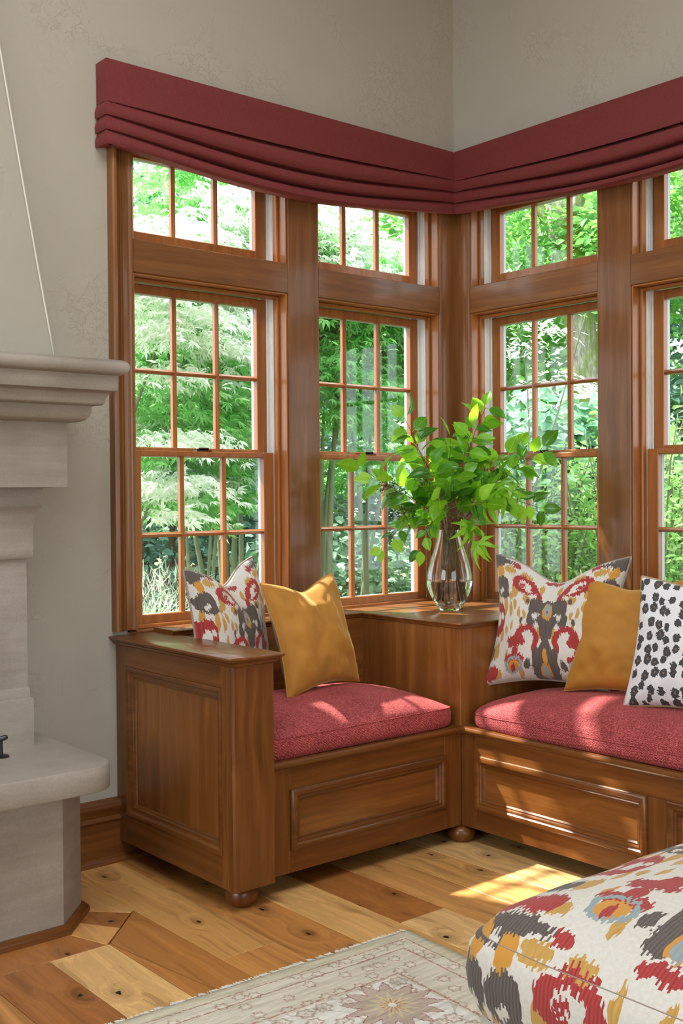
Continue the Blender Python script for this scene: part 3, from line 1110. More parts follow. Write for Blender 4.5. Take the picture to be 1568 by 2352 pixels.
# ------------------------------------------------------------------ roman shades
def shade(mp, s_end, ret, zt, fl, label, loc):
    """fl(s): list of four z values (three fold lines and the hem)"""
    root = empty('roman_shade', loc, label=label, cat='window shade', group='red roman shades over the corner windows')
    N = 60
    path = []
    if ret:
        path.append((s_end, 0.003, 1.0, 0.0))
        path.append((s_end, .07, 1.0, 1.0))
    for i in range(N + 1):
        s = s_end + (.0705 - s_end) * i / N
        if ret and i == 0: continue
        path.append((s, .07, 0.0, 1.0))

    def strip(name, prof, thick=.006):
        V = []
        n = None
        for (s, o, ns, no) in path:
            pr = prof(s)
            n = len(pr)
            for (d, z) in pr:
                dd = min(d, .036)
                V.append(mp(s + ns * dd, o + no * dd, z))
        F = []
        for i in range(len(path) - 1):
            for j in range(n):
                l = (j + 1) % n
                F.append((i * n + j, i * n + l, (i + 1) * n + l, (i + 1) * n + j))
        F.append(tuple(range(n)))
        F.append(tuple((len(path) - 1) * n + j for j in range(n)))
        return MB().add(V, F).build(name, M_VAL, root, angle=50)

    def ease(s):                                     # pleats open up between the tacked ends
        t = (s - .07) / (s_end - .07)
        return max(0.0, math.sin(math.pi * min(max(t, 0), 1))) ** .7

    strip('header', lambda s: [(-.062, zt), (-.003, zt), (.001, zt - .004), (0.0, zt - .05), (0.0, fl(s)[0] + .03), (.004 * ease(s), fl(s)[0] + .008), (.002 * ease(s), fl(s)[0] - .001), (-.006, fl(s)[0] + .001), (-.062, fl(s)[0] + .02)])
    for kf in range(3):
        def pf(s, kf=kf):
            a, b2 = fl(s)[kf], fl(s)[kf + 1]
            h = a - b2
            e = ease(s)
            out = .007 + .024 * e
            return [(-.060, a + .014), (-.030 * e - .004, a + .012), (-.022 * e - .001, a - .04 * h), (out * .55, a - .30 * h), (out, a - .60 * h), (out * .95, a - .85 * h), (out * .55, b2 - .000),
                    (-.004, b2 + .003), (-.060, b2 + .012)]
        strip('fold', pf)
    return root


def interp(xs, ys):
    xs = np.array(xs); ys = np.array(ys)
    o = np.argsort(xs)
    return lambda s: float(np.interp(s, xs[o], ys[o]))


def smoothfold(z_far, sag, z_cor, s_end):
    # measured at the far end, in the belly and at the corner
    def g(s):
        t = min(max((s - .07) / (s_end - .07), 0), 1)
        lin = z_cor + (z_far - z_cor) * t
        return lin - sag * math.sin(math.pi * t) ** 1.3
    return g


eA = 1.697
fA = [smoothfold(2.528, .016, 2.551, eA), smoothfold(2.481, .046, 2.498, eA), smoothfold(2.433, .056, 2.452, eA), smoothfold(2.386, .060, 2.405, eA)]
shade(mapA, eA, True, 2.668, lambda s: [f(s) for f in fA], 'long red linen roman shade over the left pair of windows', (-.88, -.07, 2.668))
eB = 1.90
fB = [smoothfold(2.535, .030, 2.545, eB), smoothfold(2.490, .054, 2.497, eB), smoothfold(2.445, .063, 2.450, eB), smoothfold(2.395, .048, 2.405, eB)]
shade(mapB, eB, True, 2.668, lambda s: [f(s) for f in fB], 'red linen roman shade over the right pair of windows', (-.07, -.98, 2.668))
# ------------------------------------------------------------------ window seat
FM = [(0, -.001), (0, .009), (.004, .0135), (.011, .0155), (.018, .0145), (.022, .0105), (.023, .0075), (.027, .0085), (.031, .0065), (.033, .001), (.037, .002), (.040, -.003), (.042, -.006), (.042, -.012), (0, -.012)]


def front_panel(root, o, a, b, nrm, W, H, ax):
    """raised bolection moulding around a recessed field"""
    o = Vector(o); a = Vector(a); b = Vector(b); nrm = Vector(nrm)
    V = []
    for (x, y) in ((.036, .036), (W - .036, .036), (W - .036, H - .036), (.036, H - .036)):
        V.append(tuple(o + a * x + b * y + nrm * -.005))
    for (x, y) in ((.036, .036), (W - .036, .036), (W - .036, H - .036), (.036, H - .036)):
        V.append(tuple(o + a * x + b * y + nrm * -.014))
    pn = MB().add(V, [(0, 1, 2, 3), (7, 6, 5, 4), (0, 4, 5, 1), (1, 5, 6, 2), (2, 6, 7, 3), (3, 7, 4, 0)]).build('panel', PNL[ax], root)
    return MB().frame(o, a, b, nrm, W, H, FM).build('panel_moulding', WOOD[ax], pn, angle=35)


RZ, BZ = .411, .060
D = .645
# --- left bench with panelled arm
L = empty('window_seat', (-1.15, -.35, 0), label='wooden window seat with panelled arm and bun foot under the left windows', cat='bench')


def stile(mb, o, a, b, nrm, a0, a1, b0, b1, t=.02):
    p = [Vector(o) + Vector(a) * x + Vector(b) * y + Vector(nrm) * h for x in (a0, a1) for y in (b0, b1) for h in (-t, 0)]
    lo = [min(q[i] for q in p) for i in range(3)]; hi = [max(q[i] for q in p) for i in range(3)]
    return mb.box(lo, hi, .0015)


# frame of the front, pieces round the panel opening (x -1.404 .. -.728, z .130 .. .320)
fo, fa, fb, fn = (-1.5, -D, 0), (1, 0, 0), (0, 0, 1), (0, -1, 0)
xa, xb_ = .097, .772
stile(MB(), fo, fa, fb, fn, 0, xa, BZ, RZ - .024).build('stile', WOOD[2], L)
stile(MB(), fo, fa, fb, fn, xb_, .8555, BZ, RZ - .024).build('stile', WOOD[2], L)
stile(MB(), fo, fa, fb, fn, xa, xb_, .3185, RZ - .024).build('rail', WOOD[0], L)
stile(MB(), fo, fa, fb, fn, xa, xb_, BZ, .1315).build('rail', WOOD[0], L)
front_panel(L, (-1.404, -D, .130), fa, fb, fn, .677, .190, 0)
MB().box((-1.5, -D + .02, BZ + .005), (-.66, -D + .04, RZ - .03)).build('carcass', M_DARK, L)
nose = [(0, -.024), (.006, -.024), (.012, -.020), (.016, -.012), (.016, -.008), (.011, -.001), (.004, 0), (0, 0)]


def nosing(root, p0, p1, nrm, z, name='seat_rail', ax=0, depth=.05):
    pr = [(-depth, -.024)] + nose + [(-depth, 0)]
    return MB().extrude([((p0[0], p0[1], z), nrm, (0, 0, 1)), ((p1[0], p1[1], z), nrm, (0, 0, 1))], pr).build(name, WOOD[ax], root, angle=40)


nosing(L, (-1.5, -D), (-.6445, -D), (0, -1, 0), RZ)
MB().box((-1.5, -.60, RZ - .02), (-.66, -.115, RZ - .003)).build('seat_board', WOOD[0], L)
MB().box((-1.5, -.125, RZ - .02), (-.645, -.105, .752), .001).build('back_panel', WOOD[0], L)
capp = [(-.12, -.021), (.0, -.021), (.004, -.018), (.005, -.012), (.009, -.008), (.011, -.004), (.010, -.001), (.006, 0), (-.12, 0)]
MB().extrude([((-1.5, -.122, .773), (0, -1, 0), (0, 0, 1)), ((-.6445, -.122, .773), (0, -1, 0), (0, 0, 1))], capp).build('back_cap', WOOD[0], L, angle=40)
# arm: end frame, recessed panel, post, moulded cap, bun foot
AX0, AX1, AF = -1.647, -1.5, -.697
ao, aa, ab, an = (AX0, 0, 0), (0, -1, 0), (0, 0, 1), (-1, 0, 0)
stile(MB(), ao, aa, ab, an, .004, .064, .067, .735).build('stile', WOOD[2], L)
stile(MB(), ao, aa, ab, an, .636, .6668, .067, .735).build('stile', WOOD[2], L)
stile(MB(), ao, aa, ab, an, .064, .636, .660, .735).build('rail', WOOD[1], L)
stile(MB(), ao, aa, ab, an, .064, .636, .067, .160).build('rail', WOOD[1], L)
FM2 = [(0, -.002), (0, .001), (.006, .003), (.012, .001), (.016, -.004), (.024, -.008), (.032, -.0085), (.036, -.013), (.040, -.0145), (.043, -.019), (.043, -.024), (0, -.024)]
pn_ = MB().box((AX0 + .019, -.095, .19), (AX0 + .028, -.61, .635)).build('panel', PNL[2], L)
MB().frame((AX0, -.064, .160), aa, ab, an, .572, .500, FM2).build('panel_moulding', WOOD[1], pn_, angle=35)
MB().box((AX0 + .03, -.004, .07), (AX1, AF + .03, .735)).build('arm_core', WOOD[2], L)
MB().stack([(AX0, AF + .0065), (AX0 + .0065, AF), (AX1, AF), (AX1, AF + .03), (AX0, AF + .03)], [(0, .066), (0, .735)]).build('post', WOOD[2], L)
cap_poly = [(AX0 - .003, AF - .003), (AX1 + .003, AF - .003), (AX1 + .003, -.002), (AX0 - .003, -.002)]
cap_prof = [(0, .728), (.004, .730), (.007, .735), (.010, .741), (.0165, .7445), (.0165, .747), (.020, .748), (.0225, .7515), (.022, .755), (.019, .7575)]
MB().stack(cap_poly, cap_prof).build('arm_cap', WOOD[1], L, angle=40)


def bun(root, x, y, h, R):
    pr = [(.022, 0), (R * .62, .001), (R * .86, h * .16), (R * .985, h * .40), (R, h * .52), (R * .95, h * .70), (R * .80, h * .86), (R * .62, h * .92), (R * .58, h * .95), (R * .66, h)]
    return MB().lathe(x, y, pr, 32).build('bun_foot', WOOD[2], root, angle=50)


MB().box((-1.63, -.62, .068), (-.66, -.035, .078)).build('shade_board', M_DARK, L)  # added dark board that keeps light out under the bench
bun(L, -1.574, -.628, .067, .050)
bun(L, -.628, -.628, BZ, .050)

# --- right bench
B = empty('window_seat', (-.35, -1.5, 0), label='wooden window seat with framed front panels under the right windows', cat='bench')
YE = -2.35
ro, ra, rb_, rn = (-D, -D, 0), (0, -1, 0), (0, 0, 1), (-1, 0, 0)
stile(MB(), ro, ra, rb_, rn, 0, .072, BZ, RZ - .024).build('stile', WOOD[2], B)
pans = [(.070, .772), (.842, 1.544)]
stile(MB(), ro, ra, rb_, rn, .771, .843, .1315, .3185).build('stile', WOOD[2], B)
stile(MB(), ro, ra, rb_, rn, 1.543, 1.705, BZ, RZ - .024).build('stile', WOOD[2], B)
stile(MB(), ro, ra, rb_, rn, .072, 1.543, .3185, RZ - .024).build('rail', WOOD[1], B)
stile(MB(), ro, ra, rb_, rn, .072, 1.543, BZ, .1315).build('rail', WOOD[1], B)
for (p0, p1) in pans:
    front_panel(B, (-D, -D - p0, .130), ra, rb_, rn, p1 - p0, .190, 1)
MB().box((-D + .02, -.66, BZ + .005), (-D + .04, YE, RZ - .03)).build('carcass', M_DARK, B)
nosing(B, (-D, -.6445), (-D, YE), (-1, 0, 0), RZ, ax=1)
MB().box((-.60, -.66, RZ - .02), (-.115, YE, RZ - .003)).build('seat_board', WOOD[1], B)
MB().box((-.125, -.645, RZ - .02), (-.105, YE, .752), .001).build('back_panel', WOOD[1], B)
MB().extrude([((-.122, -.6445, .773), (-1, 0, 0), (0, 0, 1)), ((-.122, YE, .773), (-1, 0, 0), (0, 0, 1))], capp).build('back_cap', WOOD[1], B, angle=40)

MB().box((-.62, YE, .062), (-.02, -.66, .072)).build('shade_board', M_DARK, B)  # added like the left one, darkens the space below this bench
# --- corner cabinet whose top carries the vase
K = empty('corner_cabinet', (-.32, -.32, 0), label='square wooden corner cabinet between the two seats, vase on its top', cat='cabinet')
MB().box((-D, -D, RZ - .03), (-D + .02, -.004, .754), .001).build('side_panel', PNL[2], K)
MB().box((-D + .02, -D, RZ - .03), (-.004, -D + .02, .754), .001).build('side_panel', PNL[2], K)
MB().stack([(-D - .001, -D - .001), (-.004, -D - .001), (-.004, -.004), (-D - .001, -.004)],
           [(0, .751), (.004, .754), (.005, .760), (.009, .764), (.011, .768), (.010, .7715), (.006, .773)]).build('top', PNL[0], K, angle=40)

# ------------------------------------------------------------------ seat cushions
def cushion(name, x0, x1, y0, y1, z0, zs, crown, label, seed, ex_=.72):
    N, Mn = 56, 40
    V = []
    F = []
    sup = 10.0

    def plan(u, v, inset=0.0):
        # rounded rectangle
        uu = u * (1 - .045 * abs(v) ** 10); vv = v * (1 - .06 * abs(u) ** 10)
        x = (x0 + x1) / 2 + uu * ((x1 - x0) / 2 - inset)
        y = (y0 + y1) / 2 + vv * ((y1 - y0) / 2 - inset)
        return x, y

    def wob(x, y, z):
        return noise.noise(Vector((x * 5 + seed, y * 5, z * 3))) * .004

    top = []
    for i in range(N + 1):
        row = []
        for j in range(Mn + 1):
            u = math.sin((i / N * 2 - 1) * math.pi / 2); v = math.sin((j / Mn * 2 - 1) * math.pi / 2)
            x, y = plan(u, v)
            h = ((1 - abs(u) ** 2.6) * (1 - abs(v) ** 2.6))
            z = zs + crown * max(h, 0) ** ex_ + wob(x, y, 1)
            row.append(len(V)); V.append((x, y, z))
        top.append(row)
    for i in range(N):
        for j in range(Mn):
            F.append((top[i][j], top[i + 1][j], top[i + 1][j + 1], top[i][j + 1]))
    ring = [top[i][0] for i in range(N + 1)] + [top[N][j] for j in range(1, Mn + 1)] + [top[i][Mn] for i in range(N - 1, -1, -1)] + [top[0][j] for j in range(Mn - 1, 0, -1)]
    prev = ring
    cx, cy = (x0 + x1) / 2, (y0 + y1) / 2
    for (sc_, z) in ((.004, zs - .25 * (zs - z0)), (.005, zs - .55 * (zs - z0)), (.002, zs - .85 * (zs - z0)), (-.008, z0)):
        cur = []
        for q in ring:
            px, py, pz = V[q]
            d = Vector((px - cx, py - cy)); d.normalize()
            cur.append(len(V))
            V.append((px + d.x * sc_ + wob(px, py, z) * .6, py + d.y * sc_ + wob(py, px, z) * .6, z))
        n = len(ring)
        for k in range(n):
            F.append((prev[k], prev[(k + 1) % n], cur[(k + 1) % n], cur[k]))
        prev = cur
    F.append(tuple(prev))
    root = empty(name, (cx, cy, z0), label=label, cat='cushion')
    o = MB().add(V, F).build('cover', M_CUSH, root, angle=50)
    # stitched welt along the top edge
    pts = [Vector(V[q]) + Vector((V[q][0] - cx, V[q][1] - cy, 0)).normalized() * .001 for q in ring] + [Vector(V[ring[0]])]
    MB().tube(pts, .0016, 6).build('welt', M_CUSH, root, smooth=True)
    return root


cushion('seat_cushion', -1.496, -.660, -.640, -.130, RZ + .001, .478, .082, 'short red chenille seat cushion between the arm and the corner cabinet', 1.0)
cushion('seat_cushion', -.640, -.130, -2.30, -.660, RZ + .001, .458, .104, 'long red chenille seat cushion on the right window seat', 9.0, .46)

# ------------------------------------------------------------------ fireplace
FP = empty('fireplace', (-3.0, -.2, 0), label='pale cast stone fireplace with moulded mantel and tapered plaster hood', cat='fireplace')
XR, YS, XLF = -2.040, -.176, -4.05


def block(e0, xr=XR, ys=YS):
    return [(XLF, 0.0), (XLF, ys), (xr, ys), (xr, 0.0)]


def stone(name, prof, poly=None, mat=M_STONE, angle=40):
    return MB().stack(poly or block(0), prof).build(name, mat, FP, angle=angle)


# right pilaster and left twin
def pil(xr, xl):
    p = [(xl, -.001), (xl, YS), (xr, YS), (xr, -.001)]
    stone('pilaster', [(.0125, .475), (.0125, .616), (.0105, .620), (.0045, .6215), (.0045, .647), (.002, .651), (0, .651), (0, 1.041)], p)
    cv = [(0, 1.041), (.010, 1.042), (.0145, 1.05), (.0155, 1.07), (.0155, 1.12), (.017, 1.15), (.0215, 1.178), (.028, 1.19), (.036, 1.198), (.037, 1.2), (.0375, 1.2005), (.0375, 1.2565)]
    stone('corbel', cv, p)


pil(XR, XR - .46)
pil(XLF + .46, XLF)
stone('frieze', [(.092, 1.2565), (.0925, 1.258), (.0925, 1.452)])
arc = lambda c0, z0, r0, h0, a0, a1, n: [(c0 + r0 * math.cos(math.radians(a0 + (a1 - a0) * i / n)), z0 + h0 * math.sin(math.radians(a0 + (a1 - a0) * i / n))) for i in range(n + 1)]
mant = [(.0925, 1.452), (.104, 1.452)] + arc(.112, 1.488, .035, .036, -80, 0, 7) + [(.147, 1.500), (.170, 1.502)]
mant += [(.1755, 1.507)] + arc(.203, 1.507, .0265, .036, 170, 95, 6) + [(.203, 1.5435), (.204, 1.5445), (.204, 1.589)]
mant += [(.206, 1.590)] + arc(.208, 1.613, .0235, .023, -80, 85, 9) + [(.19, 1.6365)]
stone('mantel_shelf', mant, angle=50)
MB().box((XLF + .45, YS + .03, .475), (XR - .45, -.001, 1.2565)).build('firebox', M_DARK, FP)
# hearth
rc = .085
slab = [(XLF, -.001), (XLF, -.573)] + [(-1.945 - rc + rc * math.sin(a), -.573 + rc - rc * math.cos(a)) for a in [math.pi / 2 * i / 10 for i in range(11)]] + [(-1.945, -.001)]
stone('hearth_slab', [(-.003, .404), (0, .408), (0, .471), (-.003, .475)], slab)
basep = [(XLF, -.001), (XLF, -.479), (-2.078, -.479), (-1.963, -.357), (-1.963, -.001)]
stone('hearth_base', [(0, 0), (0, .405)], basep, angle=20)
tr = [(XLF, -.002), (XLF, -.4795), (-2.078, -.4795), (-1.9625, -.357), (-1.9625, -.002)]
MB().stack(tr, [(.024, .0005), (.024, .006), (.0215, .014), (.016, .020), (.008, .0235), (0, .0245)]).build('shoe_moulding', WOOD[0], FP, angle=40)
# plaster hood: narrows towards the top in a slight curve
hv = []
hf = []
NZ = 14
for i in range(NZ + 1):
    t = i / NZ
    z = 1.6365 + t * (CEIL - 1.6365)
    dz = z - 1.6365
    x = -1.899 - .156 * dz + .010 * dz * dz
    dxr = -1.9 - x + .12
    y = -.120 + .067 * dz if dz < 1.3 else -.033
    r = .020
    hv += [(XLF + .1 + dxr, 0.0, z), (XLF + .1 + dxr, y, z), (x - r, y, z), (x - r * .5, y + r * .134, z), (x - r * .134, y + r * .5, z), (x, y + r, z), (x, 0.0, z)]
for i in range(NZ):
    for k2 in range(6):
        hf.append((i * 7 + k2, i * 7 + k2 + 1, (i + 1) * 7 + k2 + 1, (i + 1) * 7 + k2))
hf.append((0, 1, 2, 3, 4, 5, 6)); hf.append(tuple(NZ * 7 + k2 for k2 in range(7)))
MB().add(hv, hf).build('hood', M_WALL, FP, angle=60)

edge = []
for i in range(NZ + 1):
    edge.append(Vector(hv[i * 7 + 3]).lerp(Vector(hv[i * 7 + 4]), .5) + Vector((-.004, .004, 0)))
MB().tube(edge, .0085, 8).build('lit_edge_bead', M_CEIL, FP, smooth=True)  # paler bead, the light caught on the hood's edge put into its colour
# turn handle standing on the hearth
H = empty('turn_handle', (-2.168, -.272, .475), label='small steel turn handle on a round plate on the stone hearth', cat='handle')
hx, hy = -2.168, -.272
MB().lathe(hx, hy, [(.024, .4752), (.024, .478), (.020, .481), (.009, .482)], 28).build('base_plate', M_IRON, H, angle=40)
MB().lathe(hx, hy, [(.0065, .481), (.0055, .50), (.0055, .522)], 16).build('stem', M_IRON, H, angle=40)
MB().tube([(hx - .040, hy + .01, .526), (hx - .02, hy + .005, .5265), (hx, hy, .528), (hx + .014, hy - .003, .531), (hx + .019, hy - .005, .532)], [.005, .0075, .008, .0075, .005], 12).build('grip', M_IRON, H, smooth=True)
# ------------------------------------------------------------------ pillows
def pillow(name, c, h, up, au, av, T, front, back, chop, label, group=None, pipe=None, seed=0.0, Tb=None, wr=.006, ears=.10):
    c = Vector(c); h = Vector(h).normalized(); up = Vector(up)
    up = (up - h * up.dot(h)).normalized()
    nrm = h.cross(up)
    if nrm.dot(Vector((-3.47, -3.37, 1.23)) - c) < 0:
        nrm = -nrm
    N = 44
    Tb = T if Tb is None else Tb

    def P(u, v, sd):
        x = u * (1 - ears * (1 - v * v) ** 1.2)
        y = v * (1 - ears * (1 - u * u) ** 1.2)
        w_ = math.exp(-(u / .42) ** 2) * max((v + 1) / 2, 0) ** 2.2
        y -= chop * w_
        th = max((1 - u * u) * (1 - v * v), 0) ** .42
        th *= 1 - .55 * chop * 2.2 * math.exp(-(u / .22) ** 2) * max((v + .35) / 1.35, 0) ** 1.5
        p = c + h * (au * x) + up * (av * y)
        k = noise.noise(Vector((u * 2.1 + seed, v * 2.1, sd * 3.0))) * wr * 1.6 + noise.noise(Vector((u * 6 + seed, v * 5, sd * 7.0))) * wr * .7
        edge = (1 - (max(abs(u), abs(v))) ** 6)
        # pull lines that run in from the corners
        k += .0035 * math.sin(9 * (abs(u) - abs(v)) + seed) * (u * u + v * v) * edge
        return p + nrm * (sd * ((T if sd > 0 else Tb) * th) + k * edge)

    V = []
    F = []
    UV = []
    MI = []
    grid = {}
    for sd in (1, -1):
        for i in range(N + 1):
            for j in range(N + 1):
                u = math.sin((2 * i / N - 1) * math.pi / 2) * .55 + (2 * i / N - 1) * .45
                v = math.sin((2 * j / N - 1) * math.pi / 2) * .55 + (2 * j / N - 1) * .45
                rim = i in (0, N) or j in (0, N)
                if sd < 0 and rim:
                    grid[(sd, i, j)] = grid[(1, i, j)]
                    continue
                grid[(sd, i, j)] = len(V)
                V.append(tuple(P(u, v, sd)))
                UV.append((u, v))
        for i in range(N):
            for j in range(N):
                q = (grid[(sd, i, j)], grid[(sd, i + 1, j)], grid[(sd, i + 1, j + 1)], grid[(sd, i, j + 1)])
                F.append(q)
                MI.append(0 if sd > 0 else 1)
    root = empty(name, (c.x, c.y, c.z - av), label=label, cat='pillow', group=group)
    for side, pn, mt in ((0, 'front', front), (1, 'back', back)):
        ids = sorted({i for f, m_ in zip(F, MI) if m_ == side for i in f})
        mp_ = {a: b_ for b_, a in enumerate(ids)}
        me = bpy.data.meshes.new(pn)
        fs = [tuple(mp_[i] for i in f) for f, m_ in zip(F, MI) if m_ == side]
        me.from_pydata([V[i] for i in ids], [], fs)
        uvl = me.uv_layers.new(name='UVMap')
        uvs = [UV[i] for i in ids]
        for lp in me.loops:
            uvl.data[lp.index].uv = uvs[lp.vertex_index]
        me.polygons.foreach_set('use_smooth', [True] * len(me.polygons))
        bm = bmesh.new(); bm.from_mesh(me)
        for f in bm.faces:
            break
        ctr = c
        bm.normal_update()
        s_ = sum(((f.calc_center_median() - ctr).dot(f.normal)) for f in bm.faces)
        if s_ < 0:
            bmesh.ops.reverse_faces(bm, faces=bm.faces)
        bm.to_mesh(me); bm.free()
        link(pn, me, mt, root)
    rimi = [(i, 0) for i in range(N + 1)] + [(N, j) for j in range(1, N + 1)] + [(i, N) for i in range(N - 1, -1, -1)] + [(0, j) for j in range(N - 1, 0, -1)]
    pts = [Vector(V[grid[(1, i, j)]]) for i, j in rimi]
    pts.append(pts[0])
    if pipe:
        MB().tube(pts, .0042, 7).build('piping', pipe, root, smooth=True)
    else:
        MB().tube(pts, .0020, 6).build('seam', front, root, smooth=True)
    return root


GP = 'throw pillows on the window seats'
pillow('throw_pillow', (-1.318, -.185, .770), (.36, .14, .02), (.06, .07, .43), .205, .226, .100, M_IKAT, M_IKAT, .26, 'ikat patterned throw pillow tucked behind the wooden arm', GP, M_PIPE, 3.0, .015)
pillow('throw_pillow', (-1.060, -.325, .742), (.39, .10, .01), (-.02, .10, .365), .208, .203, .080, M_VELVET, M_TAUPE, .14, 'gold velvet throw pillow with taupe back on the short cushion', GP, None, 5.0, .05, wr=.010, ears=.13)
pillow('throw_pillow', (-.372, -.850, .770), (.16, -.473, 0), (.095, .02, .42), .252, .240, .105, M_IKAT, M_IKAT, .26, 'ikat patterned throw pillow leaning beside the corner cabinet', GP, M_PIPE, 11.0, .05, ears=.16)
pillow('throw_pillow', (-.352, -1.130, .744), (.06, -.43, .0), (.11, .0, .40), .205, .205, .080, M_VELVET, M_TAUPE, .10, 'gold velvet throw pillow between the ikat and the spotted pillow', GP, None, 17.0, .05, wr=.010, ears=.13)
pillow('throw_pillow', (-.430, -1.440, .750), (.05, -.43, .0), (.12, .0, .40), .212, .212, .080, M_LEO, M_TAUPE, .06, 'white throw pillow with black leopard spots and tan piping', GP, M_TANPIPE, 23.0, .05)
pillow('throw_pillow', (-.235, -1.560, .745), (.05, -.43, .0), (.12, .0, .40), .205, .205, .070, M_VELVET, M_TAUPE, .10, 'gold velvet throw pillow peeking out behind the spotted pillow', GP, None, 29.0, .05)

# ------------------------------------------------------------------ vase with cut branches
VX, VY = -.375, -.328
outer = [(.034, .7735), (.040, .778), (.044, .784), (.056, .800), (.066, .815), (.081, .847), (.0875, .879), (.0872, .911), (.080, .945), (.071, .978), (.060, 1.010), (.050, 1.042), (.043, 1.066), (.0395, 1.088)]
inner = [(.0365, 1.0885), (.040, 1.066), (.0468, 1.042), (.0568, 1.010), (.0678, .978), (.0768, .945), (.084, .911), (.0843, .879), (.0775, .847), (.062, .818), (.048, .803), (.030, .796), (.0, .794)]
vase = empty('glass_vase', (VX, VY, .773), label='clear teardrop glass vase half full of water on the corner cabinet', cat='vase')
MB().lathe(VX, VY, [(.0, .7735)] + outer + inner, 48).build('body', M_VASE, vase, angle=60)
MB().lathe(VX, VY, [(.0, .7935), (.030, .7955), (.0485, .8026), (.0625, .8176), (.078, .847), (.0847, .878), (.0847, .889), (.0, .889)], 48).build('water', M_WATER, vase, angle=60)


def leaf_mesh(name, mat, fold, curl, wid, serr=.0, tipw=.17):
    ts = [0, .06, .16, .30, .46, .62, .76, .88, .95, 1.0]
    ws = [.02, .15, .29, .385, .40, .34, .24, .12, .05, 0.0]
    V = []
    F = []
    rows = []
    for i, (t, wv) in enumerate(zip(ts, ws)):
        wv = wv * wid
        z0 = -curl * t * t
        r = []
        for sgn, fr in ((-1, 1), (-1, .5), (0, 0), (1, .5), (1, 1)):
            zz = z0 + fold * abs(sgn) * fr * wv - .06 * (fr * wv / .4) ** 2 * (1 if fr == 1 else 0)
            xx = t + (serr * (-1) ** i if fr == 1 else 0)
            r.append(len(V)); V.append((xx, sgn * fr * wv, zz))
        rows.append(r)
    for i in range(len(rows) - 1):
        for j in range(4):
            F.append((rows[i][j], rows[i + 1][j], rows[i + 1][j + 1], rows[i][j + 1]))
    V += [(-.22, -.012, .0), (-.22, .012, .0)]
    F.append((len(V) - 2, rows[0][0], rows[0][4], len(V) - 1))
    me = bpy.data.meshes.new(name)
    me.from_pydata(V, [], F)
    me.polygons.foreach_set('use_smooth', [True] * len(F))
    me.materials.append(mat)
    return me


def palmate_mesh(name, mat):
    V = [(0, 0, 0)]
    F = []
    for a, l in ((0, 1.0), (42, .92), (-42, .92), (84, .68), (-84, .68)):
        ca, sa = math.cos(math.radians(a)), math.sin(math.radians(a))
        n = len(V)
        for (t, wv, z) in ((.45, .14, .05), (.45, -.14, .05), (.78, .07, -.04), (.78, -.07, -.04), (1, 0, -.16)):
            V.append(((t * ca - wv * sa) * l, (t * sa + wv * ca) * l, z - .25 * t * t * l))
        F += [(0, n + 1, n), (n, n + 1, n + 3, n + 2), (n + 2, n + 3, n + 4)]
    me = bpy.data.meshes.new(name)
    me.from_pydata(V, [], F)
    me.polygons.foreach_set('use_smooth', [True] * len(F))
    me.materials.append(mat)
    return me


LEAVES = [leaf_mesh('leaf', L_BOUQ, .45, .30, .88, .012), leaf_mesh('leaf', L_BOUQ, .22, .16, .95, .012), leaf_mesh('leaf', L_BOUQ2, .6, .45, .74, .008), leaf_mesh('leaf', L_BOUQ2, .30, .28, .84, .01), leaf_mesh('leaf', L_BOUQ, .35, .10, .92, .014)]
PALM = palmate_mesh('leaf', L_BOUQ)

TIPS = [((-.52, -.237, 1.518), 11, 0), ((-.225, -.378, 1.567), 14, 0), ((-.125, -.57, 1.40), 13, 0), ((-.146, -.597, 1.173), 11, 0), ((-.655, -.154, 1.321), 9, 0), ((-.653, -.253, 1.019), 9, 0), ((-.566, -.365, 1.02), 7, 0),
        ((-.403, -.501, 1.067), 6, 1), ((-.356, -.31, 1.447), 10, 0), ((-.271, -.303, 1.437), 9, 0), ((-.302, -.542, 1.249), 8, 1), ((-.638, -.30, 1.269), 9, 0), ((-.509, -.367, 1.325), 11, 0), ((-.343, -.425, 1.476), 10, 0),
        ((-.147, -.461, 1.403), 9, 0), ((-.427, -.199, 1.424), 9, 0), ((-.498, -.482, 1.283), 9, 0), ((-.543, -.446, 1.202), 9, 0), ((-.405, -.536, 1.185), 9, 0), ((-.567, -.296, 1.153), 8, 0), ((-.228, -.42, 1.369), 9, 1)]
WHERE = ['reaching up to the left window sash', 'rising highest beside the corner post', 'stretching right across the meeting rail', 'stretching low to the right of the vase', 'stretching far left with pale leaf tips', 'drooping far down at the left', 'hanging beside the vase neck on the left',
         'drooping lobed leaves beside the vase neck', 'upright in the middle of the bunch', 'upright just right of the middle', 'of lobed leaves at the right middle', 'reaching left above the berries', 'standing left of the middle', 'standing in front of the corner post',
         'leaning right towards the right window', 'leaning left behind the bunch', 'at the front of the bunch', 'low at the front left of the bunch', 'low at the front right of the bunch', 'low on the left above the drooping twigs', 'of lobed leaves behind on the right']
rb = random.Random(21)
CAMP = Vector((-3.477, -3.375, 1.23))
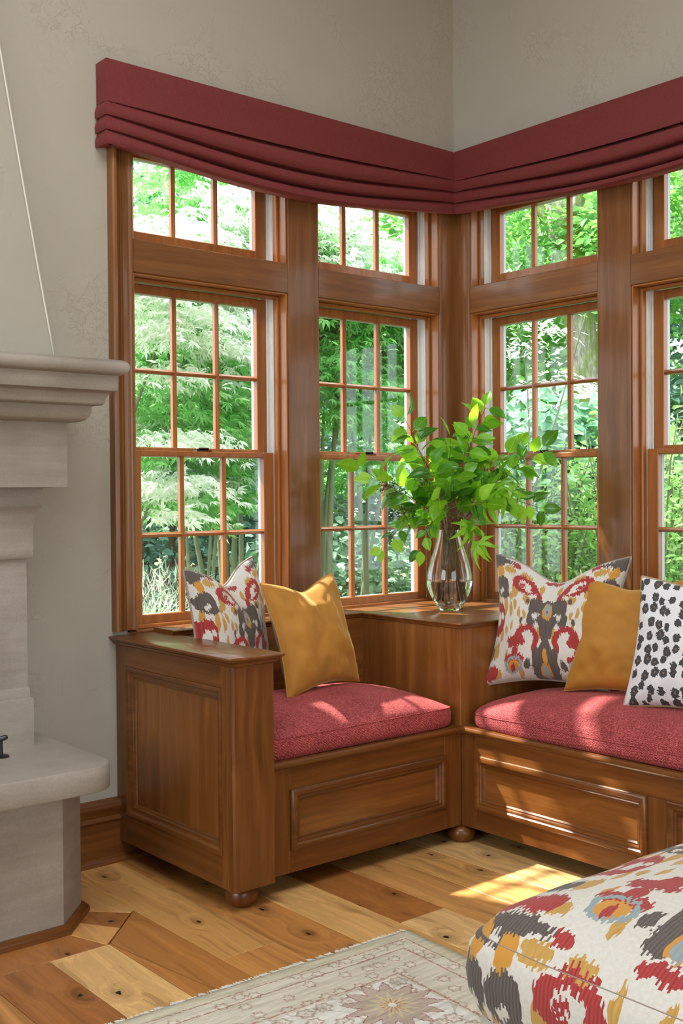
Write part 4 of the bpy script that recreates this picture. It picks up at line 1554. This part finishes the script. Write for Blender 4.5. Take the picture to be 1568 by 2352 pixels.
for bi, ((tip, nl, kind_), where) in enumerate(zip(TIPS, WHERE)):
    tip = Vector(tip)
    a0 = rb.uniform(0, 6.28)
    p0 = Vector((VX + .05 * math.cos(a0), VY + .05 * math.sin(a0), .822))
    hd = Vector((tip.x - VX, tip.y - VY, 0))
    hl = hd.length
    hd = hd.normalized() if hl > 1e-4 else Vector((1, 0, 0))
    p1 = Vector((VX, VY, 1.085)) + hd * min(.024, hl) + Vector((rb.uniform(-.006, .006), rb.uniform(-.006, .006), 0))
    zt = max(tip.z, 1.13 + .25 * hl)
    p2 = Vector((VX, VY, 1.16 + .10 * min(1, hl / .3))) + hd * hl * .38
    if tip.z > 1.25:
        p2.z = 1.10 + (tip.z - 1.10) * .5
    pts = []
    for i in range(8):
        t = i / 7
        pts.append(p0.lerp(p1, t) + Vector((math.sin(3 * t + bi) * .003, math.cos(3 * t + bi) * .003, 0)))
    for i in range(1, 17):
        t = i / 16
        q_ = p1 * (1 - t) ** 2 + p2 * 2 * t * (1 - t) + tip * t * t
        pts.append(q_ + Vector((math.sin(7 * t + bi) * .006 * t, math.cos(6 * t + bi * 2) * .006 * t, math.sin(9 * t + bi) * .005 * t)))
    br = empty('leafy_branch', tuple(p0), label='cut green branch in the vase ' + where, cat='branch', group='cut branches in the glass vase')
    MB().tube(pts, [.0021 - .0012 * i / (len(pts) - 1) for i in range(len(pts))], 7).build('stem', M_TWIG, br, smooth=True)
    upper = pts[8:]
    nl = int(nl * 1.45)
    for li in range(nl):
        t = 1 - (li / nl) ** 1.0 * .72
        if li < 2: t = 1.0
        f_ = t * (len(upper) - 1)
        i0 = min(int(f_), len(upper) - 2)
        p = upper[i0].lerp(upper[i0 + 1], f_ - i0)
        tan = (upper[i0 + 1] - upper[i0]).normalized()
        view = (CAMP - p).normalized()
        side = tan.cross(view).normalized() * (1 if li % 2 else -1)
        dr = tan * rb.uniform(.3, .9) + side * rb.uniform(.5, 1.1) + Vector((0, 0, rb.uniform(-.5, .15))) + Vector((rb.uniform(-.25, .25), rb.uniform(-.25, .25), 0))
        if li == 0: dr = tan + side * .3
        dr.normalize()
        nr = Vector((0, 0, 1)) * rb.uniform(.2, 1.1) + view * rb.uniform(-.1, .9) + Vector((rb.uniform(-.8, .8), rb.uniform(-.8, .8), rb.uniform(-.3, .3)))
        y_ = nr.cross(dr).normalized()
        z_ = dr.cross(y_).normalized()
        if kind_ == 1 and li < 6:
            sz = rb.uniform(.075, .105); me = PALM
            dr = (dr + Vector((0, 0, -.8))).normalized(); y_ = nr.cross(dr).normalized(); z_ = dr.cross(y_).normalized()
        else:
            sz = rb.uniform(.056, .086) * (1.08 if bi in (4, 0, 2) else 1.0); me = LEAVES[rb.randrange(5)]
            if bi in (5, 6): sz *= .72
        p = p + dr * sz * .2
        # keep clear of the two walls
        tipp = p + dr * sz
        mx = max(tipp.x, tipp.y, p.x, p.y)
        if mx > -.03: p -= Vector((mx + .04, mx + .04, 0)) * .9
        m4 = Matrix((dr, y_, z_)).transposed().to_4x4()
        m4 = Matrix.Translation(p) @ m4 @ Matrix.Scale(sz, 4)
        link('leaf', me, None, br, mtx=m4)
    if bi in (4, 11, 12, 16, 19, 17):
        bc = {4: (-.62, -.235, 1.258), 19: (-.594, -.30, 1.154), 16: (-.535, -.436, 1.227), 12: (-.55, -.373, 1.276), 17: (-.492, -.464, 1.156), 11: (-.605, -.27, 1.235)}[bi]
        bc = Vector(bc)
        near = min(upper, key=lambda q2: (q2 - bc).length)
        cl = MB()
        for k2 in range(34):
            d = Vector((rb.gauss(0, 1), rb.gauss(0, 1), rb.gauss(0, .8)))
            d = d.normalized() * rb.uniform(.015, .042)
            e_ = bc + d
            cl.tube([near.lerp(bc, .7), bc + d * .4, e_], [.0008, .0006, .0005], 4)
        stk = cl.build('berry_cluster', M_TWIG, br)
        ico = bmesh.new()
        bmesh.ops.create_icosphere(ico, subdivisions=1, radius=1)
        tv = [tuple(v_.co) for v_ in ico.verts]; tf = [tuple(v_.index for v_ in f.verts) for f in ico.faces]
        ico.free()
        rb2 = random.Random(bi)
        pos = []
        for k2 in range(60):
            d = Vector((rb2.gauss(0, 1), rb2.gauss(0, 1), rb2.gauss(0, .8))).normalized() * rb2.uniform(.018, .044)
            pos.append(tuple(bc + d))
        pos = np.array(pos)
        scatter('berries', tv, tf, np.tile(np.eye(3) * .0032, (len(pos), 1, 1)), pos, M_BERRY, stk, kind='stuff')

# ------------------------------------------------------------------ rug
RC = Vector((-1.342, -1.105)); ex = Vector((-.9989, .047)).normalized(); ey = Vector((-.047, -.9989)).normalized()
rug = empty('area_rug', (-2.4, -2.1, 0), label='cream and sage floral rug with red border lines on the plank floor', cat='rug')
V = []
F = []
UV = []
LU, LV, nu, nv = 2.9, 2.1, 116, 84
for i in range(nu + 1):
    for j in range(nv + 1):
        u = LU * i / nu; v = LV * j / nv
        eu = 0.0
        if j == 0: eu = .003 * noise.noise(Vector((u * 14, 0, 0)))
        if i == 0: eu = .004 * noise.noise(Vector((v * 9, 5, 0)))
        p = RC + ex * (u + (eu if i == 0 else 0)) + ey * (v + (eu if j == 0 else 0))
        z = .009 + .0012 * noise.noise(Vector((u * 6, v * 6, 0)))
        if i in (0, nu) or j in (0, nv): z = .0055
        V.append((p.x, p.y, z)); UV.append((u, v))
for i in range(nu):
    for j in range(nv):
        F.append((i * (nv + 1) + j, i * (nv + 1) + j + 1, (i + 1) * (nv + 1) + j + 1, (i + 1) * (nv + 1) + j))
rim = [i * (nv + 1) for i in range(nu + 1)] + [nu * (nv + 1) + j for j in range(1, nv + 1)] + [i * (nv + 1) + nv for i in range(nu - 1, -1, -1)] + [j for j in range(nv - 1, 0, -1)]
low = []
for q_ in rim:
    low.append(len(V)); V.append((V[q_][0], V[q_][1], .0005)); UV.append(UV[q_])
for k2 in range(len(rim)):
    F.append((rim[k2], rim[(k2 + 1) % len(rim)], low[(k2 + 1) % len(rim)], low[k2]))
F.append(tuple(reversed(low)))
me = bpy.data.meshes.new('pile')
me.from_pydata(V, [], F)
uvl = me.uv_layers.new(name='UVMap')
for lp in me.loops:
    uvl.data[lp.index].uv = UV[lp.vertex_index]
me.polygons.foreach_set('use_smooth', [True] * len(F))
link('pile', me, M_RUG, rug)
nf = 900
uu = rng.uniform(0.0, LU, nf)
ln = rng.uniform(.008, .020, nf)
base_p = np.array([RC.x, RC.y])[None] + uu[:, None] * np.array(ex)[None]
an_ = rng.normal(0, .35, nf)
dirs = np.stack([-ey[0] * np.cos(an_) + ex[0] * np.sin(an_), -ey[1] * np.cos(an_) + ex[1] * np.sin(an_), np.full(nf, -.12)], 1)
mm = basis(dirs, np.tile(np.array([0, 0, 1.0]), (nf, 1)))
mm[:, :, 0] *= ln[:, None]; mm[:, :, 1] *= .0016; mm[:, :, 2] *= .0014
pos = np.concatenate([base_p, np.full((nf, 1), .0048)], 1)
scatter('fringe', [(-.3, -1, 0), (-.3, 1, 0), (-.3, 0, 1.3), (.6, -.9, 0), (.6, .9, 0), (.6, 0, 1.2), (1, 0, .2)], [(0, 3, 5, 2), (2, 5, 4, 1), (3, 6, 5), (5, 6, 4)], mm, pos, M_FRINGE, rug, kind='stuff')

# ------------------------------------------------------------------ ottoman
OX0, OX1, OY0, OY1 = -2.003, -1.20, -2.76, -1.925
ott = empty('ottoman', ((OX0 + OX1) / 2, (OY0 + OY1) / 2, 0), label='square ikat upholstered ottoman standing on the rug', cat='ottoman')


def upholstered(name, x0, x1, y0, y1, z0, z1, crown, rad, bulge, mat, vshift=0.0, flat=False):
    """soft box: superelliptic plan with rounded rims; uv follows the cloth over the edge"""
    N = 64
    V = []
    UVs = []
    F = []
    cx, cy = (x0 + x1) / 2, (y0 + y1) / 2
    hx_, hy_ = (x1 - x0) / 2, (y1 - y0) / 2
    sq = 4 * N

    def ringpt(k, sh):
        s_ = k / N
        e = int(s_) % 4
        f = (s_ - int(s_)) * 2 - 1
        u, v = [(f, -1), (1, f), (-f, 1), (-1, -f)][e]
        n_ = 9.0
        r_ = (abs(u) ** n_ + abs(v) ** n_) ** (-1 / n_)
        return u * r_, v * r_
    prof = [(-.03, z0), (-.006, z0 + rad * .3), (bulge * .7, z0 + (z1 - z0) * .3), (bulge, z0 + (z1 - z0) * .55), (bulge * .6, z1 - rad), (-.002, z1 - rad * .35), (-.012, z1), (-.03, z1 + crown * .26), (-.06, z1 + crown * .46), (-.11, z1 + crown * .68), (-.17, z1 + crown * .85), (-.24, z1 + crown * .96), (-.31, z1 + crown)]
    if flat:
        prof = prof[:7] + [(-.06, z1), (-.2, z1)]
    dist = 0
    last = None
    for (o, z) in prof:
        if last:
            dist += math.hypot(o - last[0], z - last[1])
        last = (o, z)
        for k in range(sq):
            u, v = ringpt(k, o)
            x = cx + u * (hx_ + o); y = cy + v * (hy_ + o)
            wob = .004 * noise.noise(Vector((x * 6, y * 6, z * 5)))
            V.append((x, y, z + wob))
            e = (k // N) % 4
            UVs.append(None)
    rows = len(prof)
    for r in range(rows - 1):
        for k in range(sq):
            l = (k + 1) % sq
            F.append((r * sq + k, r * sq + l, (r + 1) * sq + l, (r + 1) * sq + k))
    V.append((cx, cy, last[1] + .003))
    for k in range(sq):
        F.append(((rows - 1) * sq + k, (rows - 1) * sq + (k + 1) % sq, len(V) - 1))
    F.append(tuple(reversed(range(sq))))
    me = bpy.data.meshes.new(name)
    me.from_pydata(V, [], F)
    uvl = me.uv_layers.new(name='UVMap')
    U = .33
    for pl in me.polygons:
        nn = pl.normal
        for li in pl.loop_indices:
            x, y, z = V[me.loops[li].vertex_index]
            if abs(nn.z) > .75 and pl.center.z > z1 - .012:
                uvv = (-(y - cy), (x - x0) + (z1 - z0))
            elif abs(nn.x) >= abs(nn.y):
                uvv = (-(y - cy), z - z0 if nn.x < 0 else -(z - z0))
            else:
                uvv = (x - x0 + .31, z - z0)
            uvl.data[li].uv = (uvv[0] / U, (uvv[1] + vshift) / U)
    me.polygons.foreach_set('use_smooth', [True] * len(F))
    bm = bmesh.new(); bm.from_mesh(me)
    bmesh.ops.recalc_face_normals(bm, faces=bm.faces)
    bm.to_mesh(me); bm.free()
    return link(name, me, mat, ott), V, sq


o1, VV, sq = upholstered('top_cushion', OX0, OX1, OY0, OY1, .268, .418, .088, .024, .012, M_IKAT_T, .10)
o2, VV2, _ = upholstered('base', OX0 + .012, OX1 - .012, OY0 + .012, OY1 - .012, .045, .272, .0, .02, .006, M_IKAT_T, .33, True)
ringp = [Vector(VV[6 * sq + k]) + Vector((0, 0, .0)) for k in range(sq)]
ringp.append(ringp[0])
MB().tube(ringp, .0012, 6).build('welt', M_PIPE, ott, smooth=True)
for (fx, fy) in ((OX0 + .08, OY0 + .08), (OX0 + .08, OY1 - .08), (OX1 - .08, OY0 + .08), (OX1 - .08, OY1 - .08)):
    MB().lathe(fx, fy, [(.02, .0105), (.026, .02), (.03, .048)], 20).build('foot', WOOD[2], ott, angle=40)
# ------------------------------------------------------------------ garden outside the windows
GZ = -.35
MB().box((-14, -14, GZ - .1), (24, 24, GZ)).build('garden_ground', M_SOIL, kind='structure')
bpy.data.objects['garden_ground'].location = (0, 0, 0)


def star():
    V = [(0, 0, 0)]
    F = []
    for a, l in ((0, 1.0), (38, .9), (-38, .9), (80, .62), (-80, .62)):
        ca, sa = math.cos(math.radians(a)), math.sin(math.radians(a))
        n = len(V)
        for (t, wv, z) in ((.5, .13, .03), (.5, -.13, .03), (1, 0, -.10)):
            V.append(((t * ca - wv * sa) * l, (t * sa + wv * ca) * l, z - .15 * t * t))
        F.append((0, n + 1, n + 2, n))
    return V, F


STAR = star()
OVAL = ([(0, 0, 0), (.35, .30, .08), (.35, -.30, .08), (.75, .2, .04), (.75, -.2, .04), (1, 0, -.1), (.4, 0, 0), (.78, 0, -.03)], [(0, 6, 1), (0, 2, 6), (6, 7, 3, 1), (6, 2, 4, 7), (7, 5, 3), (7, 4, 5)])
LANCE = ([(0, 0, 0), (.4, .10, .03), (.4, -.10, .03), (1, 0, -.12)], [(0, 2, 3, 1)])
BROAD = ([(0, 0, 0), (.25, .38, .05), (.25, -.38, .05), (.6, .42, .03), (.6, -.42, .03), (.8, .18, 0), (.8, -.18, 0), (1, 0, -.1), (.5, 0, -.04)], [(0, 8, 1), (0, 2, 8), (8, 3, 1), (8, 2, 4), (8, 5, 3), (8, 4, 6), (8, 7, 5), (8, 6, 7)])


def clumps(center, rad, nc, nl, cr, flat, bias=None):
    """clump centres fill the shell of an ellipsoid, leaves gather in flat sprays around them"""
    d = rng.normal(size=(nc, 3)); d /= np.linalg.norm(d, axis=1, keepdims=True)
    r = rng.uniform(.25, 1.0, nc) ** .5
    cc = np.array(center) + d * r[:, None] * np.array(rad)
    idx = rng.integers(0, nc, nl)
    off = rng.normal(size=(nl, 3)) * np.array([cr, cr, cr * flat])
    out = cc[idx] - np.array(center)
    out[:, 2] *= .3
    out /= np.linalg.norm(out, axis=1, keepdims=True) + 1e-6
    # sprays droop outwards
    hor = np.sum(off * out, 1)
    off[:, 2] -= .35 * np.maximum(hor, 0)
    return cc, idx, cc[idx] + off, out


def foliage(name, parts, tmpl, size, mat, parent, tilt=.6, droop=.35, face=0.0):
    P = []
    O = []
    for p_ in parts:
        cc, idx, pos, out = clumps(*p_)
        P.append(pos); O.append(out)
    pos = np.concatenate(P); out = np.concatenate(O)
    n = len(pos)
    dirs = out + rng.normal(size=(n, 3)) * .6
    dirs[:, 2] = -droop + rng.normal(size=n) * .3
    nr = np.tile(np.array([-.35 * face, -.45 * face, 1.0]), (n, 1)) + rng.normal(size=(n, 3)) * tilt
    mm = basis(dirs, nr)
    sz = rng.uniform(size * .65, size * 1.25, n)
    mm = mm * sz[:, None, None]
    return scatter(name, tmpl[0], tmpl[1], mm, pos, mat, parent, kind='stuff')


def stems(mb, base, tips, r0, r1, wob=.06, n=10):
    for t in tips:
        b0 = Vector(base) + Vector((random.uniform(-.05, .05), random.uniform(-.05, .05), 0)); tv_ = Vector(t)
        mid = (b0 + tv_) / 2 + Vector((random.uniform(-wob, wob) * 2, random.uniform(-wob, wob) * 2, random.uniform(0, wob)))
        pts = []
        for i in range(n + 1):
            s_ = i / n
            q_ = b0 * (1 - s_) ** 2 + mid * 2 * s_ * (1 - s_) + tv_ * s_ * s_
            pts.append(q_ + Vector((math.sin(5 * s_ + t[0] * 9), math.cos(6 * s_ + t[1] * 7), 0)) * wob * .25 * s_)
        mb.tube(pts, [r0 + (r1 - r0) * i / n for i in range(n + 1)], 7)
    return mb


def plant(name, base, label, cat, group=None):
    return empty(name, (base[0], base[1], GZ), label=label, cat=cat, group=group)


GM = 'japanese maples outside the left windows'
# sunlit maple at the far left
t1 = plant('maple_tree', (-.25, 2.0), 'pale sunlit maple sprays filling the upper left window panes', 'tree', GM)
MB_ = MB(); stems(MB_, (-.9, 2.3, GZ), [(-.6, 1.9, 2.2), (-.1, 1.8, 2.6), (.2, 2.1, 2.9), (-.4, 1.7, 1.5)], .022, .004, .12)
MB_.build('trunk', M_BARK, t1, smooth=True)
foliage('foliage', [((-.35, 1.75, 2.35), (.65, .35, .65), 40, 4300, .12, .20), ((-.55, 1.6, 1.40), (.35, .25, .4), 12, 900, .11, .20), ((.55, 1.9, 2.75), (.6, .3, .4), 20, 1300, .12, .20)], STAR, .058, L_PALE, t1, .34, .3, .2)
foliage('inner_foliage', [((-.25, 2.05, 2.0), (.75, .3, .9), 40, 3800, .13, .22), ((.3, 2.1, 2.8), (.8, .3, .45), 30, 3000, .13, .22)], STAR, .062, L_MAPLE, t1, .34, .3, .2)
# green maple behind it
t2 = plant('maple_tree', (.45, 2.9), 'green maple with crossing grey stems behind the left window', 'tree', GM)
MB_ = MB(); stems(MB_, (.85, 2.9, GZ), [(.5, 2.8, 2.6), (1.1, 3.0, 2.9), (.75, 2.7, 2.2), (1.25, 2.8, 2.4), (.3, 2.9, 2.0), (1.0, 3.1, 3.3)], .028, .005, .14)
stems(MB_, (.45, 2.6, GZ), [(.2, 2.5, 1.7), (.6, 2.6, 1.9), (.38, 2.5, 1.5)], .02, .004, .1)
MB_.build('trunk', M_BARK, t2, smooth=True)
foliage('foliage', [((.55, 2.75, 2.35), (.85, .45, .85), 64, 8200, .15, .22), ((.9, 3.0, 3.1), (.8, .4, .5), 28, 3400, .15, .22), ((.2, 2.5, 1.35), (.5, .3, .45), 20, 2200, .12, .22)], STAR, .066, L_MAPLE, t2, .36, .35, .2)
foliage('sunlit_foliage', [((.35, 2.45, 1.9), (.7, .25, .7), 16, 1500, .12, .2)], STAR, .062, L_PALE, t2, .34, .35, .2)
# multi-stemmed maple in the second window
t3 = plant('maple_tree', (1.2, 2.3), 'multi-stemmed maple with mossy grey trunks behind the second window', 'tree', GM)
MB_ = MB()
stems(MB_, (1.12, 2.25, GZ), [(1.02, 2.2, 1.75), (1.22, 2.25, 2.1), (1.32, 2.3, 1.9), (1.12, 2.4, 2.5), (.98, 2.3, 1.6)], .034, .010, .09)
stems(MB_, (1.62, 2.5, GZ), [(1.5, 2.45, 1.7), (1.75, 2.55, 2.1), (1.66, 2.5, 1.5), (1.85, 2.5, 1.4)], .026, .007, .09)
MB_.build('trunk', M_BARK, t3, smooth=True)
foliage('foliage', [((1.35, 2.25, 2.45), (.75, .45, .62), 58, 8200, .14, .22), ((1.05, 2.0, 1.95), (.35, .25, .25), 14, 1200, .12, .22), ((1.75, 2.6, 1.6), (.4, .3, .35), 16, 1200, .13, .22)], STAR, .066, L_MAPLE, t3, .36, .35, .2)
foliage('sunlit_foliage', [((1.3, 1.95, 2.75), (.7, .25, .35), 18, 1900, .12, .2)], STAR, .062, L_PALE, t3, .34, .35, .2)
# feathery mound at the lower left
t4 = plant('feathery_shrub', (-.35, 1.9), 'feathery pale shrub at the foot of the left window', 'shrub')
n = 6500
d = rng.normal(size=(n, 3)); d[:, 2] = np.abs(d[:, 2]) * .8 + .1; d /= np.linalg.norm(d, axis=1, keepdims=True)
pos = np.array([-.35, 1.95, .1]) + d * rng.uniform(.15, .75, n)[:, None] * np.array([.75, .5, 1.0])
d2 = d + rng.normal(size=(n, 3)) * .3; d2[:, 2] -= .2
mm = basis(d2, rng.normal(size=(n, 3))) * rng.uniform(.04, .11, n)[:, None, None]
scatter('fronds', [(0, -.03, 0), (0, .03, 0), (.6, .025, .02), (.6, -.025, .02), (1, 0, -.1)], [(0, 3, 2, 1), (3, 4, 2)], mm, pos, L_GRASS, t4, kind='stuff')
MB_ = MB(); stems(MB_, (-.35, 1.95, GZ), [(-.5, 1.9, .4), (-.2, 2.0, .45), (-.35, 1.8, .5)], .015, .004, .05)
MB_.build('stem', M_TWIG, t4, smooth=True)
# dark hedge behind the maples
t5 = plant('clipped_hedge', (2.0, 5.2), 'dark blue-green hedge behind the maples', 'hedge')
foliage('foliage', [((1.2, 4.6, 1.0), (1.5, .5, 1.5), 120, 7000, .18, .8), ((3.4, 5.4, 1.4), (1.5, .6, 1.8), 120, 7000, .18, .8)], OVAL, .10, L_HEDGE, t5, .7, .3, .8)
MB_ = MB(); stems(MB_, (1.4, 4.9, GZ), [(1.0, 4.8, 1.9), (1.6, 4.9, 2.2), (.6, 4.8, 1.5)], .04, .01, .1); stems(MB_, (3.4, 5.5, GZ), [(3.0, 5.4, 2.4), (3.7, 5.5, 2.6)], .05, .012, .1)
MB_.build('stem', M_TWIG, t5, smooth=True)
# ivy bank
t6 = plant('ivy_bank', (2.4, 3.6), 'low bank of pale ivy below the second window', 'ivy')
foliage('foliage', [((2.3, 3.6, .15), (1.2, .6, .75), 110, 6500, .11, .8)], BROAD, .075, L_IVY, t6, .6, .2, .9)
MB_ = MB(); stems(MB_, (2.3, 3.7, GZ), [(1.9, 3.6, .6), (2.6, 3.6, .7)], .02, .006, .08)
MB_.build('stem', M_TWIG, t6, smooth=True)
# right-hand windows
t7 = plant('broadleaf_shrub', (3.6, 2.6), 'pale broad-leaved shrub in front of the mossy trunk', 'shrub')
foliage('foliage', [((3.3, 2.25, 1.35), (.6, .9, .65), 70, 3200, .2, .5), ((3.9, 1.3, 1.0), (.5, .6, .6), 36, 1500, .2, .5)], BROAD, .13, L_BROAD, t7, .5, .35, .8)
MB_ = MB(); stems(MB_, (3.5, 2.2, GZ), [(3.2, 2.4, 1.6), (3.4, 1.8, 1.5), (3.6, 2.7, 1.7), (3.8, 1.3, 1.4)], .03, .008, .1)
MB_.build('stem', M_TWIG, t7, smooth=True)
GS = 'thin-stemmed shrubs outside the right windows'


def willow(base, label, nst, seed, h):
    random.seed(seed)
    t = plant('willow_shrub', base, label, 'shrub', GS)
    m_ = MB()
    tips = []
    for i in range(nst):
        a = random.uniform(0, 6.28)
        sp = random.uniform(.1, .55)
        tips.append((base[0] + math.cos(a) * sp, base[1] + math.sin(a) * sp * 1.25, random.uniform(h * .65, h)))
    stems(m_, (base[0], base[1], GZ), tips, .012, .003, .12, 8)
    m_.build('stem', M_BARK, t, smooth=True)
    pts = []
    for tp in tips:
        for k_ in range(90):
            s_ = random.uniform(.3, 1.02)
            b0 = np.array([base[0], base[1], GZ]); tt = np.array(tp)
            pts.append(b0 + (tt - b0) * s_ + rng.normal(size=3) * .07)
    pos = np.array(pts)
    n = len(pos)
    dirs = rng.normal(size=(n, 3)); dirs[:, 2] = dirs[:, 2] * .5 - .1
    nr = np.tile(np.array([-.3, -.3, 1.0]), (n, 1)) + rng.normal(size=(n, 3)) * .5
    scatter('foliage', OVAL[0], OVAL[1], basis(dirs, nr) * rng.uniform(.035, .075, n)[:, None, None] * np.array([1, .75, 1])[None, None, :], pos, L_WILLOW, t, kind='stuff')
    return t


willow((2.25, 1.40), 'thin-stemmed willow shrub behind the third window', 34, 3, 1.55)
willow((2.3, .55), 'thin-stemmed willow shrub behind the rightmost window', 34, 5, 1.75)
willow((3.0, 1.1), 'taller willow shrub between the two right windows', 26, 8, 1.75)
random.seed(12)
# mossy tree
t8 = plant('mossy_tree', (4.55, 2.80), 'tall tree with mossy pale trunk seen through the third window', 'tree')
tp = [(4.70, 2.72, GZ), (4.62, 2.75, .8), (4.55, 2.77, 1.8), (4.48, 2.80, 2.6), (4.36, 2.86, 3.4), (4.25, 2.95, 4.6)]
MB().tube([Vector(a) + Vector((noise.noise(Vector(a)) * .02, 0, 0)) for a in tp], [.19, .155, .145, .135, .15, .12], 20).build('trunk', M_MOSS, t8, smooth=True)
MB_ = MB(); stems(MB_, (4.34, 2.88, 3.4), [(4.0, 3.6, 4.4), (4.8, 3.3, 4.6), (4.2, 2.1, 4.5)], .07, .02, .1)
MB_.build('limb', M_MOSS, t8, smooth=True)
foliage('foliage', [((4.7, 3.6, 3.7), (1.1, 1.0, .7), 70, 6000, .24, .5), ((4.9, 2.3, 3.4), (.8, .8, .8), 60, 4400, .22, .5)], OVAL, .085, L_FAR, t8, .6, .3, .6)
# light sprays hanging close to the right windows
t9 = plant('spray_shrub', (2.1, 1.6), 'white-tipped arching sprays high in the third window', 'shrub')
MB_ = MB(); stems(MB_, (2.3, 2.1, GZ), [(1.9, 1.75, 2.35), (2.0, 1.45, 2.5), (1.95, 1.1, 2.3), (2.1, .8, 2.45)], .014, .003, .2)
MB_.build('stem', M_BARK, t9, smooth=True)
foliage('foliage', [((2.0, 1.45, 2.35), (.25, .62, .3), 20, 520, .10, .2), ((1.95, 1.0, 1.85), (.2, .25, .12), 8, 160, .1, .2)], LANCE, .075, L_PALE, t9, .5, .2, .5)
# far trees closing the view
GF = 'far trees at the end of the garden'
far = [((3.2, 8.4), 'far tree seen through the upper panes of the left window', 5.2), ((5.6, 8.6), 'far tree seen through the second window', 5.4), ((7.6, 7.6), 'far tree in line with the room corner', 5.6),
       ((8.4, 5.6), 'far tree seen left of the mossy trunk', 5.6), ((8.2, 3.7), 'far tree seen through the rightmost window', 5.6), ((1.0, 7.6), 'far tree at the left edge of the left window', 5.2), ((7.8, 1.6), 'far tree just past the right edge of the rightmost window', 5.6), ((6.8, -.6), 'far tree farthest right beyond the window seats', 5.4)]
for (bx, by), lab, hh in far:
    t = plant('garden_tree', (bx, by), lab, 'tree', GF)
    m_ = MB(); stems(m_, (bx, by, GZ), [(bx - .2, by + .1, hh * .7), (bx + .5, by - .3, hh * .75), (bx - .6, by - .2, hh * .6)], .11, .03, .2)
    m_.build('trunk', M_BARK, t, smooth=True)
    foliage('foliage', [((bx, by, hh * .62), (1.5, 1.3, hh * .42), 100, 6000, .3, .6), ((bx - .3, by - .5, hh * .2), (1.3, .8, hh * .22), 56, 2800, .28, .6)], OVAL, .15, L_FAR if len(lab) % 2 else L_HEDGE, t, .6, .3, .7)
